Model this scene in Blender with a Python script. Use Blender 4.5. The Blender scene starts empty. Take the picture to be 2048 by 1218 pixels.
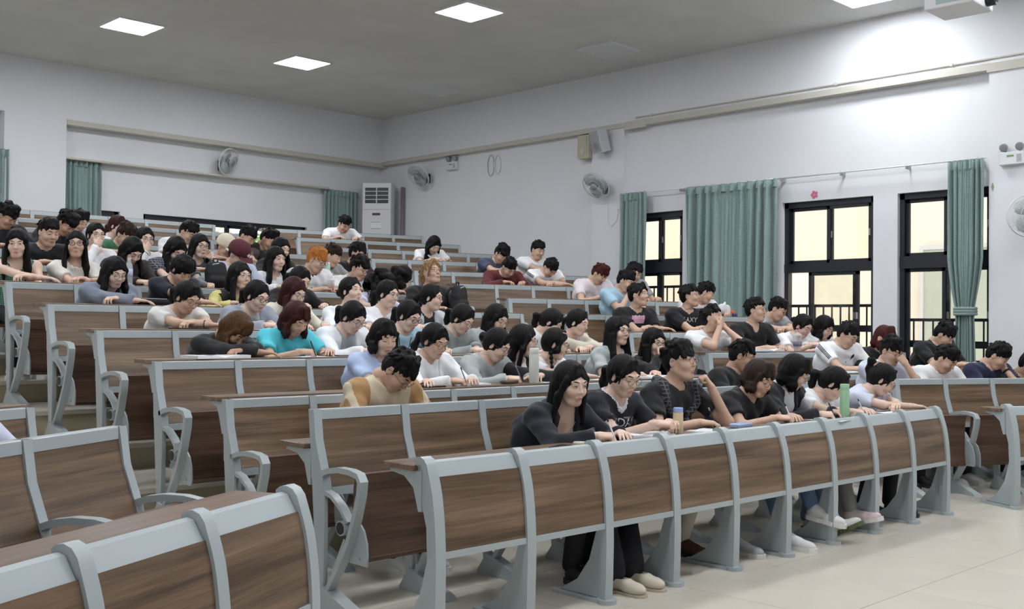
import bpy, math, random, time
import numpy as np
from mathutils import Vector, Matrix
from mathutils.bvhtree import BVHTree
T0 = time.time()
random.seed(7); RNG = np.random.default_rng(11)
SC = bpy.context.scene
COL = SC.collection

# ------------------------------------------------------------------ camera, world, exposure
cam_d = bpy.data.cameras.new('camera'); cam = bpy.data.objects.new('camera', cam_d); COL.objects.link(cam)
CF, CH, CY, CP, CR = 2159.62, 1.3762, 0.776218, 0.019257, 0.010311
fw = Vector((math.sin(CY)*math.cos(CP), math.cos(CY)*math.cos(CP), math.sin(CP)))
rt = Vector((math.cos(CY), -math.sin(CY), 0)); up = rt.cross(fw)
r2 = rt*math.cos(CR)+up*math.sin(CR); u2 = -rt*math.sin(CR)+up*math.cos(CR)
cam.matrix_world = Matrix(((r2.x, u2.x, -fw.x, 0), (r2.y, u2.y, -fw.y, 0), (r2.z, u2.z, -fw.z, CH), (0, 0, 0, 1)))
cam_d.sensor_width = 36; cam_d.lens = 36*CF/2048; cam_d.clip_end = 200; cam_d.clip_start = .05
SC.camera = cam
world = bpy.data.worlds.new('sky'); SC.world = world; world.use_nodes = True
bg = world.node_tree.nodes['Background']; bg.inputs[0].default_value = (1.0, .985, .965, 1); bg.inputs[1].default_value = 1.9
SC.view_settings.view_transform = 'Standard'; SC.view_settings.look = 'None'
SC.view_settings.gamma = 1; SC.view_settings.use_curve_mapping = False
SC.view_settings.exposure = 0.45
LAMP = 36.0

# ------------------------------------------------------------------ materials
def s2l(c):
    return tuple(((v/255)/12.92 if v/255 <= .04045 else ((v/255+.055)/1.055)**2.4) for v in c)
MATS = {}
def mat(name, rgb, rough=.5, metal=0, bump=0, bscale=60, noise=0, nscale=3, spec=.5, emit=None, es=0, sheen=0, stretch=None, detail=4):
    if name in MATS: return MATS[name]
    m = bpy.data.materials.new(name); m.use_nodes = True; nt = m.node_tree; N = nt.nodes; L = nt.links
    b = N['Principled BSDF']; c = s2l(rgb)
    b.inputs['Base Color'].default_value = (*c, 1); b.inputs['Roughness'].default_value = rough
    b.inputs['Metallic'].default_value = metal; b.inputs['Specular IOR Level'].default_value = spec
    if sheen: b.inputs['Sheen Weight'].default_value = sheen
    if emit: b.inputs['Emission Color'].default_value = (*s2l(emit), 1); b.inputs['Emission Strength'].default_value = es
    if noise or bump:
        tc = N.new('ShaderNodeTexCoord'); mp = N.new('ShaderNodeMapping'); L.new(tc.outputs['Object'], mp.inputs[0])
        if stretch: mp.inputs['Scale'].default_value = stretch
    if noise:
        n = N.new('ShaderNodeTexNoise'); n.inputs['Scale'].default_value = nscale; n.inputs['Detail'].default_value = detail
        L.new(mp.outputs[0], n.inputs['Vector'])
        r = N.new('ShaderNodeValToRGB')
        r.color_ramp.elements[0].position = .3; r.color_ramp.elements[1].position = .7
        r.color_ramp.elements[0].color = (*[max(0, v*(1-noise)) for v in c], 1)
        r.color_ramp.elements[1].color = (*[min(1, v*(1+noise)) for v in c], 1)
        L.new(n.outputs[0], r.inputs[0]); L.new(r.outputs[0], b.inputs['Base Color'])
    if bump:
        n2 = N.new('ShaderNodeTexNoise'); n2.inputs['Scale'].default_value = bscale; n2.inputs['Detail'].default_value = 5
        L.new(mp.outputs[0], n2.inputs['Vector'])
        bp = N.new('ShaderNodeBump'); bp.inputs['Strength'].default_value = bump; bp.inputs['Distance'].default_value = .01
        L.new(n2.outputs[0], bp.inputs['Height']); L.new(bp.outputs[0], b.inputs['Normal'])
    MATS[name] = m; return m

def wood_mat(name, base, dark, light, rough):
    m = bpy.data.materials.new(name); m.use_nodes = True; nt = m.node_tree; N = nt.nodes; L = nt.links
    b = N['Principled BSDF']; b.inputs['Roughness'].default_value = rough; b.inputs['Specular IOR Level'].default_value = .4
    tc = N.new('ShaderNodeTexCoord'); oi = N.new('ShaderNodeObjectInfo'); cmb = N.new('ShaderNodeVectorMath'); cmb.operation = 'ADD'
    mul = N.new('ShaderNodeVectorMath'); mul.operation = 'SCALE'; mul.inputs['Scale'].default_value = 13.0
    cx = N.new('ShaderNodeCombineXYZ')
    for i in range(3): L.new(oi.outputs['Random'], cx.inputs[i])
    L.new(cx.outputs[0], mul.inputs[0]); L.new(tc.outputs['Object'], cmb.inputs[0]); L.new(mul.outputs[0], cmb.inputs[1])
    def nz(scale, st, det, dist=0):
        mp = N.new('ShaderNodeMapping'); mp.inputs['Scale'].default_value = st; L.new(cmb.outputs[0], mp.inputs[0])
        n = N.new('ShaderNodeTexNoise'); n.inputs['Scale'].default_value = scale; n.inputs['Detail'].default_value = det
        n.inputs['Distortion'].default_value = dist; L.new(mp.outputs[0], n.inputs['Vector']); return n
    n1 = nz(3.0, (.30, 6, 6), 6, .35); n2 = nz(9, (.45, 18, 18), 5)
    r = N.new('ShaderNodeValToRGB'); e = r.color_ramp.elements
    e[0].position = .32; e[0].color = (*s2l(dark), 1); e[1].position = .70; e[1].color = (*s2l(light), 1)
    k = r.color_ramp.elements.new(.5); k.color = (*s2l(base), 1)
    L.new(n1.outputs[0], r.inputs[0])
    r2_ = N.new('ShaderNodeValToRGB'); r2_.color_ramp.elements[0].position = .35; r2_.color_ramp.elements[1].position = .65
    r2_.color_ramp.elements[0].color = (.72, .72, .72, 1); r2_.color_ramp.elements[1].color = (1, 1, 1, 1)
    L.new(n2.outputs[0], r2_.inputs[0])
    mx = N.new('ShaderNodeMixRGB'); mx.blend_type = 'MULTIPLY'; mx.inputs[0].default_value = 1
    L.new(r.outputs[0], mx.inputs[1]); L.new(r2_.outputs[0], mx.inputs[2]); L.new(mx.outputs[0], b.inputs['Base Color'])
    bp = N.new('ShaderNodeBump'); bp.inputs['Strength'].default_value = .12; bp.inputs['Distance'].default_value = .004
    L.new(n2.outputs[0], bp.inputs['Height']); L.new(bp.outputs[0], b.inputs['Normal'])
    MATS[name] = m; return m

def hair_mat(name, rgb, rgb2):
    m = bpy.data.materials.new(name); m.use_nodes = True; nt = m.node_tree; N = nt.nodes; L = nt.links
    b = N['Principled BSDF']; b.inputs['Roughness'].default_value = .52; b.inputs['Specular IOR Level'].default_value = .17
    tc = N.new('ShaderNodeTexCoord'); mp = N.new('ShaderNodeMapping'); mp.inputs['Scale'].default_value = (1, 1, .12)
    L.new(tc.outputs['Object'], mp.inputs[0])
    n = N.new('ShaderNodeTexNoise'); n.inputs['Scale'].default_value = 170; n.inputs['Detail'].default_value = 4; L.new(mp.outputs[0], n.inputs['Vector'])
    r = N.new('ShaderNodeValToRGB'); r.color_ramp.elements[0].color = (*s2l(rgb), 1); r.color_ramp.elements[1].color = (*s2l(rgb2), 1)
    r.color_ramp.elements[0].position = .35; r.color_ramp.elements[1].position = .75
    L.new(n.outputs[0], r.inputs[0]); L.new(r.outputs[0], b.inputs['Base Color'])
    bp = N.new('ShaderNodeBump'); bp.inputs['Strength'].default_value = .7; bp.inputs['Distance'].default_value = .004
    L.new(n.outputs[0], bp.inputs['Height']); L.new(bp.outputs[0], b.inputs['Normal'])
    MATS[name] = m; return m

M_WALL = mat('white_wall_paint', (226, 227, 231), .75, bump=.06, bscale=14, noise=.02, nscale=1.2)
M_CEIL = mat('grey_ceiling_board', (208, 209, 206), .9, bump=.15, bscale=120, noise=.05, nscale=1.5)
M_TILE = mat('floor_tile', (207, 200, 186), .30, noise=.05, nscale=2.2, spec=.45)
M_GROUT = mat('tile_joint', (150, 143, 128), .8)
M_RISER = mat('step_riser', (178, 168, 142), .5, noise=.06, nscale=3)
M_METAL = mat('grey_painted_metal', (172, 181, 184), .34, spec=.5, bump=.02, bscale=200)
M_DARK = mat('black_plastic', (22, 22, 26), .35)
M_FRAME = mat('navy_black_window_frame', (33, 36, 46), .4)
M_WHITE = mat('white_plastic', (222, 223, 226), .4)
M_CREAM = mat('cream_plastic', (208, 203, 180), .5)
M_TRUNK = mat('cream_cable_duct', (196, 193, 182), .6)
M_GREYP = mat('grey_plastic', (150, 152, 155), .5)
M_LAMP = mat('lit_lamp_panel', (255, 255, 255), .5, emit=(246, 250, 255), es=LAMP)
M_UNLIT = mat('unlit_lamp_panel', (205, 208, 208), .35)
M_WOOD = wood_mat('brown_laminate', (121, 98, 77), (88, 69, 51), (147, 121, 97), .34)
M_DESK = wood_mat('brown_desk_laminate', (133, 110, 92), (111, 89, 72), (149, 125, 106), .28)
M_SEAT = wood_mat('dark_seat_laminate', (100, 77, 63), (76, 57, 46), (116, 91, 75), .42)
M_CURT = mat('teal_curtain_cloth', (140, 162, 158), .85, noise=.14, nscale=30, stretch=(1, 1, 2.5), sheen=.3, bump=.1, bscale=300)
M_FACADE = mat('cream_outside_plaster', (250, 241, 228), .9, noise=.02, nscale=.8)
M_FACADE2 = mat('pale_outside_trim', (252, 244, 226), .9)
M_OUTWIN = mat('outside_window_glass', (196, 202, 190), .3)
M_OUTFL = mat('outside_paving', (205, 198, 182), .9)
M_LEAF = mat('outside_leaves', (120, 158, 82), .6, noise=.35, nscale=4)
M_LEAF2 = mat('outside_pale_leaves', (196, 205, 140), .6, noise=.2, nscale=4)
M_PAPER = mat('white_paper', (236, 236, 238), .8)

def glass_mat():
    m = bpy.data.materials.new('window_glass'); m.use_nodes = True; nt = m.node_tree; N = nt.nodes; L = nt.links
    N.remove(N['Principled BSDF']); out = N['Material Output']
    t = N.new('ShaderNodeBsdfTransparent'); t.inputs[0].default_value = (.95, .96, .95, 1)
    g = N.new('ShaderNodeBsdfGlossy'); g.inputs['Roughness'].default_value = .03
    f = N.new('ShaderNodeFresnel'); f.inputs[0].default_value = 1.4
    x = N.new('ShaderNodeMixShader'); L.new(f.outputs[0], x.inputs[0]); L.new(t.outputs[0], x.inputs[1]); L.new(g.outputs[0], x.inputs[2]); L.new(x.outputs[0], out.inputs[0])
    return m
M_GLASS = glass_mat()
def clear_mat(name, tint, a=.75):
    m = bpy.data.materials.new(name); m.use_nodes = True; nt = m.node_tree; N = nt.nodes; L = nt.links
    b = N['Principled BSDF']; b.inputs['Base Color'].default_value = (*s2l(tint), 1); b.inputs['Roughness'].default_value = .15
    out = N['Material Output']; t = N.new('ShaderNodeBsdfTransparent'); x = N.new('ShaderNodeMixShader'); x.inputs[0].default_value = 1-a
    L.new(t.outputs[0], x.inputs[1]); L.new(b.outputs[0], x.inputs[2]); L.new(x.outputs[0], out.inputs[0]); return m
M_CLEAR = clear_mat('clear_plastic', (235, 240, 242), .6)
M_CAGE = M_WHITE

# ------------------------------------------------------------------ mesh helpers
def link_mesh(name, me, parent=None, loc=None, rot=None):
    o = bpy.data.objects.new(name, me); COL.objects.link(o)
    if parent is not None: o.parent = parent
    if loc is not None: o.location = loc
    if rot is not None: o.rotation_euler = rot
    return o
def tag(o, label=None, cat=None, group=None, kind=None):
    if label: o['label'] = label
    if cat: o['category'] = cat
    if group: o['group'] = group
    if kind: o['kind'] = kind
    return o
def thing(name, label, cat, loc=(0, 0, 0), rz=0, group=None):
    o = bpy.data.objects.new(name, None); COL.objects.link(o); o.location = loc; o.rotation_euler = (0, 0, rz)
    o.empty_display_size = .1
    return tag(o, label, cat, group)
class MB:
    def __init__(s): s.v = []; s.f = []; s.m = []
    def add(s, vs, fs, mi=0):
        n = len(s.v); s.v += [tuple(v) for v in vs]; s.f += [tuple(i+n for i in f) for f in fs]; s.m += [mi]*len(fs); return s
    def box(s, lo, hi, mi=0, M=None):
        x0, y0, z0 = lo; x1, y1, z1 = hi
        vs = [(x0, y0, z0), (x1, y0, z0), (x1, y1, z0), (x0, y1, z0), (x0, y0, z1), (x1, y0, z1), (x1, y1, z1), (x0, y1, z1)]
        if M is not None: vs = [M @ Vector(v) for v in vs]
        return s.add(vs, [(0, 3, 2, 1), (4, 5, 6, 7), (0, 1, 5, 4), (1, 2, 6, 5), (2, 3, 7, 6), (3, 0, 4, 7)], mi)
    def prism(s, pts, x0, x1, mi=0):          # polygon in (y,z) extruded along x
        n = len(pts); A = [(x0, y, z) for y, z in pts]; B = [(x1, y, z) for y, z in pts]
        area = sum(pts[i][0]*pts[(i+1) % n][1]-pts[(i+1) % n][0]*pts[i][1] for i in range(n))
        fs = [tuple(range(n))[::-1], tuple(range(n, 2*n))]+[(i, (i+1) % n, n+(i+1) % n, n+i) for i in range(n)]
        if area < 0: fs = [f[::-1] for f in fs]
        return s.add(A+B, fs, mi)
    def strip(s, path, x0, x1, t, mi=0):      # flat bar of thickness t following (y,z) path, width along x
        L, R = [], []
        for i, p in enumerate(path):
            a = path[max(0, i-1)]; b = path[min(len(path)-1, i+1)]
            d = Vector((b[0]-a[0], b[1]-a[1])).normalized(); n = Vector((-d.y, d.x))*t/2
            L.append((p[0]+n.x, p[1]+n.y)); R.append((p[0]-n.x, p[1]-n.y))
        for i in range(len(path)-1):
            pass
        n = len(path); vs = [(x0, *q) for q in L]+[(x0, *q) for q in R]+[(x1, *q) for q in L]+[(x1, *q) for q in R]
        fs = []
        for i in range(n-1):
            fs += [(i, i+1, n+i+1, n+i), (2*n+i+1, 2*n+i, 3*n+i, 3*n+i+1), (i+1, i, 2*n+i, 2*n+i+1), (n+i, n+i+1, 3*n+i+1, 3*n+i)]
        fs += [(0, n, 3*n, 2*n), (n-1, 3*n-1, 4*n-1, 2*n-1)]
        return s.add(vs, fs, mi)
    def cyl(s, a, b, r0, r1=None, n=12, mi=0, cap=True):
        a = Vector(a); b = Vector(b); r1 = r0 if r1 is None else r1
        d = (b-a).normalized(); u = d.orthogonal().normalized(); w = d.cross(u)
        vs = [a+(u*math.cos(2*math.pi*i/n)+w*math.sin(2*math.pi*i/n))*r0 for i in range(n)]+[b+(u*math.cos(2*math.pi*i/n)+w*math.sin(2*math.pi*i/n))*r1 for i in range(n)]
        fs = [(i, (i+1) % n, n+(i+1) % n, n+i) for i in range(n)]
        if cap: fs += [tuple(range(n))[::-1], tuple(range(n, 2*n))]
        return s.add(vs, fs, mi)
    def lathe(s, prof, c=(0, 0, 0), n=20, mi=0, M=None):   # prof (r,z)
        vs = []; fs = []
        for r, z in prof:
            for i in range(n):
                v = Vector((r*math.cos(2*math.pi*i/n), r*math.sin(2*math.pi*i/n), z))
                if M is not None: v = M @ v
                vs.append(v+Vector(c))
        for j in range(len(prof)-1):
            for i in range(n): fs.append((j*n+i, j*n+(i+1) % n, (j+1)*n+(i+1) % n, (j+1)*n+i))
        fs.append(tuple(range(n))[::-1]); fs.append(tuple(range((len(prof)-1)*n, len(prof)*n)))
        return s.add(vs, fs, mi)
    def tube(s, pts, r, n=6, mi=0, closed=False):
        P = [Vector(p) for p in pts]; N = len(P); vs = []; fs = []; u = None
        for i, p in enumerate(P):
            a = P[(i-1) % N] if (closed or i) else p; b = P[(i+1) % N] if (closed or i < N-1) else p
            d = (b-a).normalized()
            if u is None: u = d.orthogonal().normalized()
            u = (u-d*u.dot(d)).normalized(); w = d.cross(u); rr = r[i] if hasattr(r, '__len__') else r
            vs += [p+(u*math.cos(2*math.pi*j/n)+w*math.sin(2*math.pi*j/n))*rr for j in range(n)]
        for i in range(N if closed else N-1):
            for j in range(n):
                k = (i+1) % N; fs.append((i*n+j, i*n+(j+1) % n, k*n+(j+1) % n, k*n+j))
        if not closed: fs += [tuple(range(n))[::-1], tuple(range((N-1)*n, N*n))]
        return s.add(vs, fs, mi)
    def mesh(s, name, mats, smooth=False, angle=None):
        me = bpy.data.meshes.new(name); me.from_pydata(s.v, [], s.f)
        for m in (mats if isinstance(mats, (list, tuple)) else [mats]): me.materials.append(m)
        if max(s.m, default=0): me.polygons.foreach_set('material_index', s.m)
        if smooth: me.shade_smooth()
        if smooth and angle: me.set_sharp_from_angle(angle=math.radians(angle))
        me.update(); return me
    def build(s, name, mats, parent=None, smooth=False, angle=None, **k):
        return link_mesh(name, s.mesh(name, mats, smooth, angle), parent, **k)
def rbox(lo, hi, r=.004, mi=0):
    """box with chamfered vertical-ish edges: cheap bevel on all edges"""
    import bmesh
    bm = bmesh.new(); bmesh.ops.create_cube(bm, size=1)
    c = [(lo[i]+hi[i])/2 for i in range(3)]; s = [hi[i]-lo[i] for i in range(3)]
    for v in bm.verts: v.co = Vector([c[i]+v.co[i]*s[i] for i in range(3)])
    bmesh.ops.bevel(bm, geom=bm.edges[:], offset=min(r, min(s)*.45), segments=2, profile=.5, affect='EDGES')
    vs = [v.co.copy() for v in bm.verts]; bm.verts.ensure_lookup_table(); fs = [[v.index for v in f.verts] for f in bm.faces]; bm.free(); return vs, fs, mi

# people: seat row, position along the row, head pose, look
PEOPLE = [
    {'b': 'M', 'k': 1, 'u': 1.37, 'off': 0.488, 'z': 1.058, 'rot': (8, 12, 0), 'sex': 'f', 'hair': 'longback', 'col': 'darknavy', 'top': 'jacket:none', 'arms': 'w', 'gl': 0, 'label': 'woman in black cardigan with pearl necklace, long black hair, first at the front desk', 'skin': 0, 'extra': 'pearls', 'band': [('bracelet', 0, (120, 84, 60), 0.004)], 'legs': {'feet': [(4.3, 3.86, 0.0), (4.47, 3.9, 0.0)], 'shoe': ['black', 'black']}, 'trc': (30, 30, 34)},
    {'b': 'M', 'k': 1, 'u': 1.872, 'off': 0.443, 'z': 1.088, 'rot': (5, 22, 0), 'sex': 'f', 'hair': 'pony', 'col': 'jersey', 'top': 'v:navyjersey', 'arms': 'p', 'gl': 1, 'label': 'woman in navy sports jersey with white V neck and round glasses', 'skin': 0, 'print': 'jersey', 'neckline': 'white', 'legs': {'feet': [(4.35, 3.62, 0.0), (4.5200000000000005, 3.63, 0.0)], 'shoe': ['flat', 'flat'], 'wide': True}, 'trc': (24, 24, 34)},
    {'b': 'M', 'k': 1, 'u': 2.516, 'off': 0.36, 'z': 1.162, 'rot': (-8, -2, 0), 'sex': 'm', 'hair': 'fluffy', 'col': 'black', 'top': 'tee', 'arms': 'cl', 'gl': 1, 'label': 'young man in black tee with plaid shirt over shoulders, looking up', 'skin': 1, 'extra': 'plaidshawl', 'legs': {'feet': [(5.33, 3.9, 0.0), (5.6, 3.72, 0.0)], 'shoe': ['brown', 'grey']}, 'trc': (196, 188, 168)},
    {'b': 'M', 'k': 1, 'u': 3.177, 'off': 0.51, 'z': 1.041, 'rot': (5, 26, 6), 'sex': 'f', 'hair': 'shagbrown', 'col': 'black', 'top': 'tee', 'arms': 'w', 'gl': 1, 'label': 'woman with brown tousled hair and round glasses in black tee writing at front desk', 'skin': 1, 'legs': {'feet': [(5.99, 3.6, 0.0), (6.33, 3.6, 0.13)], 'shoe': ['white', 'white'], 'rot': [(0, 0, 0), (0.15, 0, 0.15)]}, 'trc': (96, 120, 152)},
    {'b': 'M', 'k': 1, 'u': 3.678, 'off': 0.475, 'z': 1.068, 'rot': (-22, 30, 0), 'sex': 'f', 'hair': 'bob', 'col': 'blackwhite', 'top': 'jacket:white', 'arms': 'w', 'gl': 1, 'label': 'woman with dark bob in black open shirt over white tee, front desk', 'skin': 0, 'band': [('wrist_band', 0, (30, 30, 34), 0.006)], 'legs': {'feet': [(6.42, 3.5, 0.045), (6.62, 3.8, 0.0)], 'shoe': ['green', 'green'], 'rot': [(-0.5, 0, 0.2), (0, 0, 0)]}, 'trc': (120, 142, 166)},
    {'b': 'M', 'k': 1, 'u': 4.048, 'off': 0.567, 'z': 0.981, 'rot': (-25, 40, 0), 'sex': 'f', 'hair': 'pony', 'col': 'white', 'top': 'tee', 'arms': 'w', 'gl': 0, 'label': 'woman in white vest with black ponytail bent over white notebook, front desk', 'skin': 0, 'legs': {'feet': [(6.84, 3.6, 0.05), (7.05, 3.8, 0.0)], 'shoe': ['pink', 'pink'], 'rot': [(-0.25, 0, 0.2), (0, 0, 0)]}, 'trc': (140, 140, 138)},
    {'b': 'M', 'k': 1, 'u': 4.782, 'off': 0.56, 'z': 0.989, 'rot': (-28, 35, 0), 'sex': 'f', 'hair': 'ponyhigh', 'col': 'pale', 'top': 'tee', 'arms': 'x', 'gl': 1, 'label': 'woman in pale blue tee with floral hair tie, end of front desk', 'skin': 0, 'legs': {'feet': [(7.52, 3.86, 0.0), (7.68, 3.74, 0.0)], 'shoe': ['black', 'black']}, 'trc': (26, 26, 30)},
    {'b': 'M', 'k': 2, 'u': 0.86, 'off': 0.473, 'z': 1.108, 'rot': (-20, 55, 0), 'sex': 'm', 'hair': 'short', 'col': 'khaki', 'top': 'collar', 'arms': 'l', 'gl': 1, 'label': 'man in beige and tan shirt with head bowed low, alone in second row', 'skin': 1, 'print': 'tricolour'},
    {'b': 'M', 'k': 2, 'u': 4.448, 'off': 0.388, 'z': 1.147, 'rot': (-25, 22, 0), 'sex': 'm', 'hair': 'short', 'col': 'black', 'top': 'tee', 'arms': 'l', 'gl': 1, 'label': 'heavy man in black tee with short hair and glasses, second row', 'skin': 2},
    {'b': 'M', 'k': 3, 'u': 1.451, 'off': 0.405, 'z': 1.105, 'rot': (8, 20, 0), 'sex': 'f', 'hair': 'bobpony', 'col': 'skyblue', 'top': 'tee', 'arms': 'w', 'gl': 0, 'label': 'woman in sky blue tee with loose fringe, left end of third row', 'skin': 0},
    {'b': 'M', 'k': 3, 'u': 1.858, 'off': 0.454, 'z': 1.081, 'rot': (-4, 25, 0), 'sex': 'f', 'hair': 'ponyfront', 'col': 'white', 'top': 'jacketW', 'arms': 'w', 'gl': 1, 'label': 'woman in white cardigan with ponytail over her shoulder writing in notebook', 'skin': 1, 'print': 'smallprint'},
    {'b': 'M', 'k': 3, 'u': 2.416, 'off': 0.497, 'z': 1.051, 'rot': (-22, 32, 0), 'sex': 'f', 'hair': 'bun', 'col': 'greyhood', 'top': 'long', 'arms': 'w', 'gl': 1, 'label': 'woman in light grey hoodie with low bun, writing', 'skin': 0},
    {'b': 'M', 'k': 3, 'u': 2.727, 'off': 0.458, 'z': 1.079, 'rot': (-38, 8, 0), 'sex': 'f', 'hair': 'longback', 'col': 'blackcard', 'top': 'jacket:white', 'arms': 'x', 'gl': 1, 'label': 'woman in black cardigan over white top looking right, beside white flask', 'skin': 0},
    {'b': 'M', 'k': 3, 'u': 3.04, 'off': 0.492, 'z': 1.056, 'rot': (-38, 15, 0), 'sex': 'f', 'hair': 'pig', 'col': 'white', 'top': 'tee', 'arms': 'x', 'gl': 1, 'label': 'woman in white top with braids and pink hair clip', 'skin': 0},
    {'b': 'M', 'k': 3, 'u': 3.929, 'off': 0.36, 'z': 1.158, 'rot': (0, 2, 0), 'sex': 'f', 'hair': 'long', 'col': 'palegrey', 'top': 'tee', 'arms': 'l', 'gl': 1, 'label': 'woman in light grey top with straight long hair and glasses, facing ahead', 'skin': 0},
    {'b': 'M', 'k': 3, 'u': 4.256, 'off': 0.482, 'z': 1.063, 'rot': (8, 8, 0), 'sex': 'f', 'hair': 'long', 'col': 'blackhood', 'top': 'long', 'arms': 'cr', 'gl': 1, 'label': 'woman in black hoodie with long hair and black glasses', 'skin': 0},
    {'b': 'M', 'k': 4, 'u': 0.724, 'off': 0.578, 'z': 0.965, 'rot': (-12, 55, 10), 'sex': 'f', 'hair': 'longbrown', 'col': 'blackcoat', 'top': 'long', 'arms': 'x', 'gl': 0, 'label': 'woman in black coat with brown hair hanging over open book', 'skin': 2},
    {'b': 'M', 'k': 4, 'u': 1.242, 'off': 0.505, 'z': 1.045, 'rot': (-8, 38, 0), 'sex': 'f', 'hair': 'bobred', 'col': 'turquoise', 'top': 'tee', 'arms': 'w', 'gl': 0, 'label': 'woman in bright turquoise tee writing with black pen', 'skin': 1},
    {'b': 'M', 'k': 4, 'u': 1.751, 'off': 0.483, 'z': 1.062, 'rot': (-12, 35, 0), 'sex': 'f', 'hair': 'pony', 'col': 'whitejacket', 'top': 'jacket:grey', 'arms': 'w', 'gl': 1, 'label': 'woman in white jacket over grey polo writing, hair tied back', 'skin': 0},
    {'b': 'M', 'k': 4, 'u': 2.305, 'off': 0.455, 'z': 1.081, 'rot': (-10, 28, 0), 'sex': 'f', 'hair': 'pony', 'col': 'lightblue', 'top': 'tee', 'arms': 'l', 'gl': 1, 'label': 'woman in light blue top with black lanyard, fringe and dark glasses', 'skin': 0, 'extra': 'lanyard'},
    {'b': 'M', 'k': 4, 'u': 2.841, 'off': 0.481, 'z': 1.063, 'rot': (-15, 35, 0), 'sex': 'f', 'hair': 'pony', 'col': 'greycard', 'top': 'long', 'arms': 'w', 'gl': 1, 'label': 'woman in grey cardigan bent forward beside a white page', 'skin': 0},
    {'b': 'M', 'k': 4, 'u': 3.227, 'off': 0.475, 'z': 1.068, 'rot': (-8, 25, 0), 'sex': 'f', 'hair': 'long', 'col': 'palegrey', 'top': 'tee', 'arms': 'l', 'gl': 1, 'label': 'woman with hair half covering glasses, behind woman with low bun', 'skin': 0},
    {'b': 'M', 'k': 4, 'u': 3.864, 'off': 0.506, 'z': 1.044, 'rot': (-35, 35, 0), 'sex': 'f', 'hair': 'pony', 'col': 'white', 'top': 'tee', 'arms': 'l', 'gl': 0, 'label': 'person in white top facing away to right, behind woman with braids', 'skin': 0},
    {'b': 'M', 'k': 4, 'u': 4.213, 'off': 0.502, 'z': 1.048, 'rot': (-18, 18, 0), 'sex': 'f', 'hair': 'pony', 'col': 'cream', 'top': 'jacket:lilac', 'arms': 'x', 'gl': 0, 'label': 'smiling woman in cream jacket with folded arms on desk', 'skin': 0},
    {'b': 'M', 'k': 5, 'u': 0.826, 'off': 0.535, 'z': 1.017, 'rot': (-15, 32, 0), 'sex': 'f', 'hair': 'pony', 'col': 'offwhite', 'top': 'tee', 'arms': 'x', 'gl': 1, 'label': 'woman in off-white tee with faded print and dark wrist band', 'skin': 1, 'print': 'floral', 'band': [('wrist_band', 0, (40, 34, 36), 0.004)]},
    {'b': 'M', 'k': 5, 'u': 1.43, 'off': 0.505, 'z': 1.045, 'rot': (-15, 25, 0), 'sex': 'f', 'hair': 'pony', 'col': 'lavender', 'top': 'jacket:palegrey', 'arms': 'w', 'gl': 1, 'label': 'woman in lavender grey shirt with glasses, hair tied back', 'skin': 0},
    {'b': 'M', 'k': 5, 'u': 1.802, 'off': 0.451, 'z': 1.083, 'rot': (-12, 25, 0), 'sex': 'f', 'hair': 'longred', 'col': 'creamshirt', 'top': 'long', 'arms': 'l', 'gl': 1, 'label': 'woman in cream top with reddish brown long hair', 'skin': 0},
    {'b': 'M', 'k': 5, 'u': 2.416, 'off': 0.376, 'z': 1.115, 'rot': (-12, -2, 0), 'sex': 'f', 'hair': 'bun', 'col': 'whitejacket', 'top': 'jacket:white', 'arms': 'l', 'gl': 0, 'label': 'woman in white jacket with hair in bun, chin raised', 'skin': 0},
    {'b': 'M', 'k': 5, 'u': 2.777, 'off': 0.421, 'z': 1.098, 'rot': (-14, 12, 0), 'sex': 'f', 'hair': 'pony', 'col': 'white', 'top': 'tee', 'arms': 'l', 'gl': 1, 'label': 'woman in plain white tee with centre parting and thin glasses', 'skin': 0},
    {'b': 'M', 'k': 5, 'u': 3.246, 'off': 0.457, 'z': 1.079, 'rot': (-30, 8, 0), 'sex': 'f', 'hair': 'pony', 'col': 'ltgreyjacket', 'top': 'jacket:black', 'arms': 'l', 'gl': 1, 'label': 'woman in pale grey jacket over black vest with black glasses', 'skin': 0},
    {'b': 'M', 'k': 6, 'u': 0.661, 'off': 0.51, 'z': 1.041, 'rot': (-5, 25, 0), 'sex': 'f', 'hair': 'bobL', 'col': 'greybomber', 'top': 'jacket:black', 'arms': 'x', 'gl': 1, 'label': 'woman in grey and black bomber jacket with shoulder length hair', 'skin': 0, 'band': [('wrist_band', 0, (30, 26, 28), 0.003)]},
    {'b': 'M', 'k': 6, 'u': 1.264, 'off': 0.442, 'z': 1.088, 'rot': (-10, 48, 0), 'sex': 'f', 'hair': 'short', 'col': 'navytee', 'top': 'tee', 'arms': 'x', 'gl': 0, 'label': 'person in navy tee with face turned down, arms on desk', 'skin': 1},
    {'b': 'M', 'k': 6, 'u': 1.777, 'off': 0.49, 'z': 1.057, 'rot': (-10, 5, 0), 'sex': 'f', 'hair': 'long', 'col': 'yellow', 'top': 'vest', 'arms': 'l', 'gl': 1, 'label': 'woman with long black hair, yellow sleeves and dark vest', 'skin': 0},
    {'b': 'M', 'k': 6, 'u': 2.372, 'off': 0.506, 'z': 1.044, 'rot': (-10, 28, 0), 'sex': 'f', 'hair': 'pony', 'col': 'blackcard', 'top': 'jacket:white', 'arms': 'l', 'gl': 0, 'label': 'woman in black cardigan, half hidden behind woman with reddish hair', 'skin': 0},
    {'b': 'M', 'k': 6, 'u': 3.284, 'off': 0.532, 'z': 1.019, 'rot': (-60, 30, 0), 'sex': 'f', 'hair': 'big', 'col': 'whiteblue', 'top': 'tee', 'arms': 'l', 'gl': 0, 'label': 'woman with big curly black hair and white blue top, left one of two', 'skin': 0},
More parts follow.
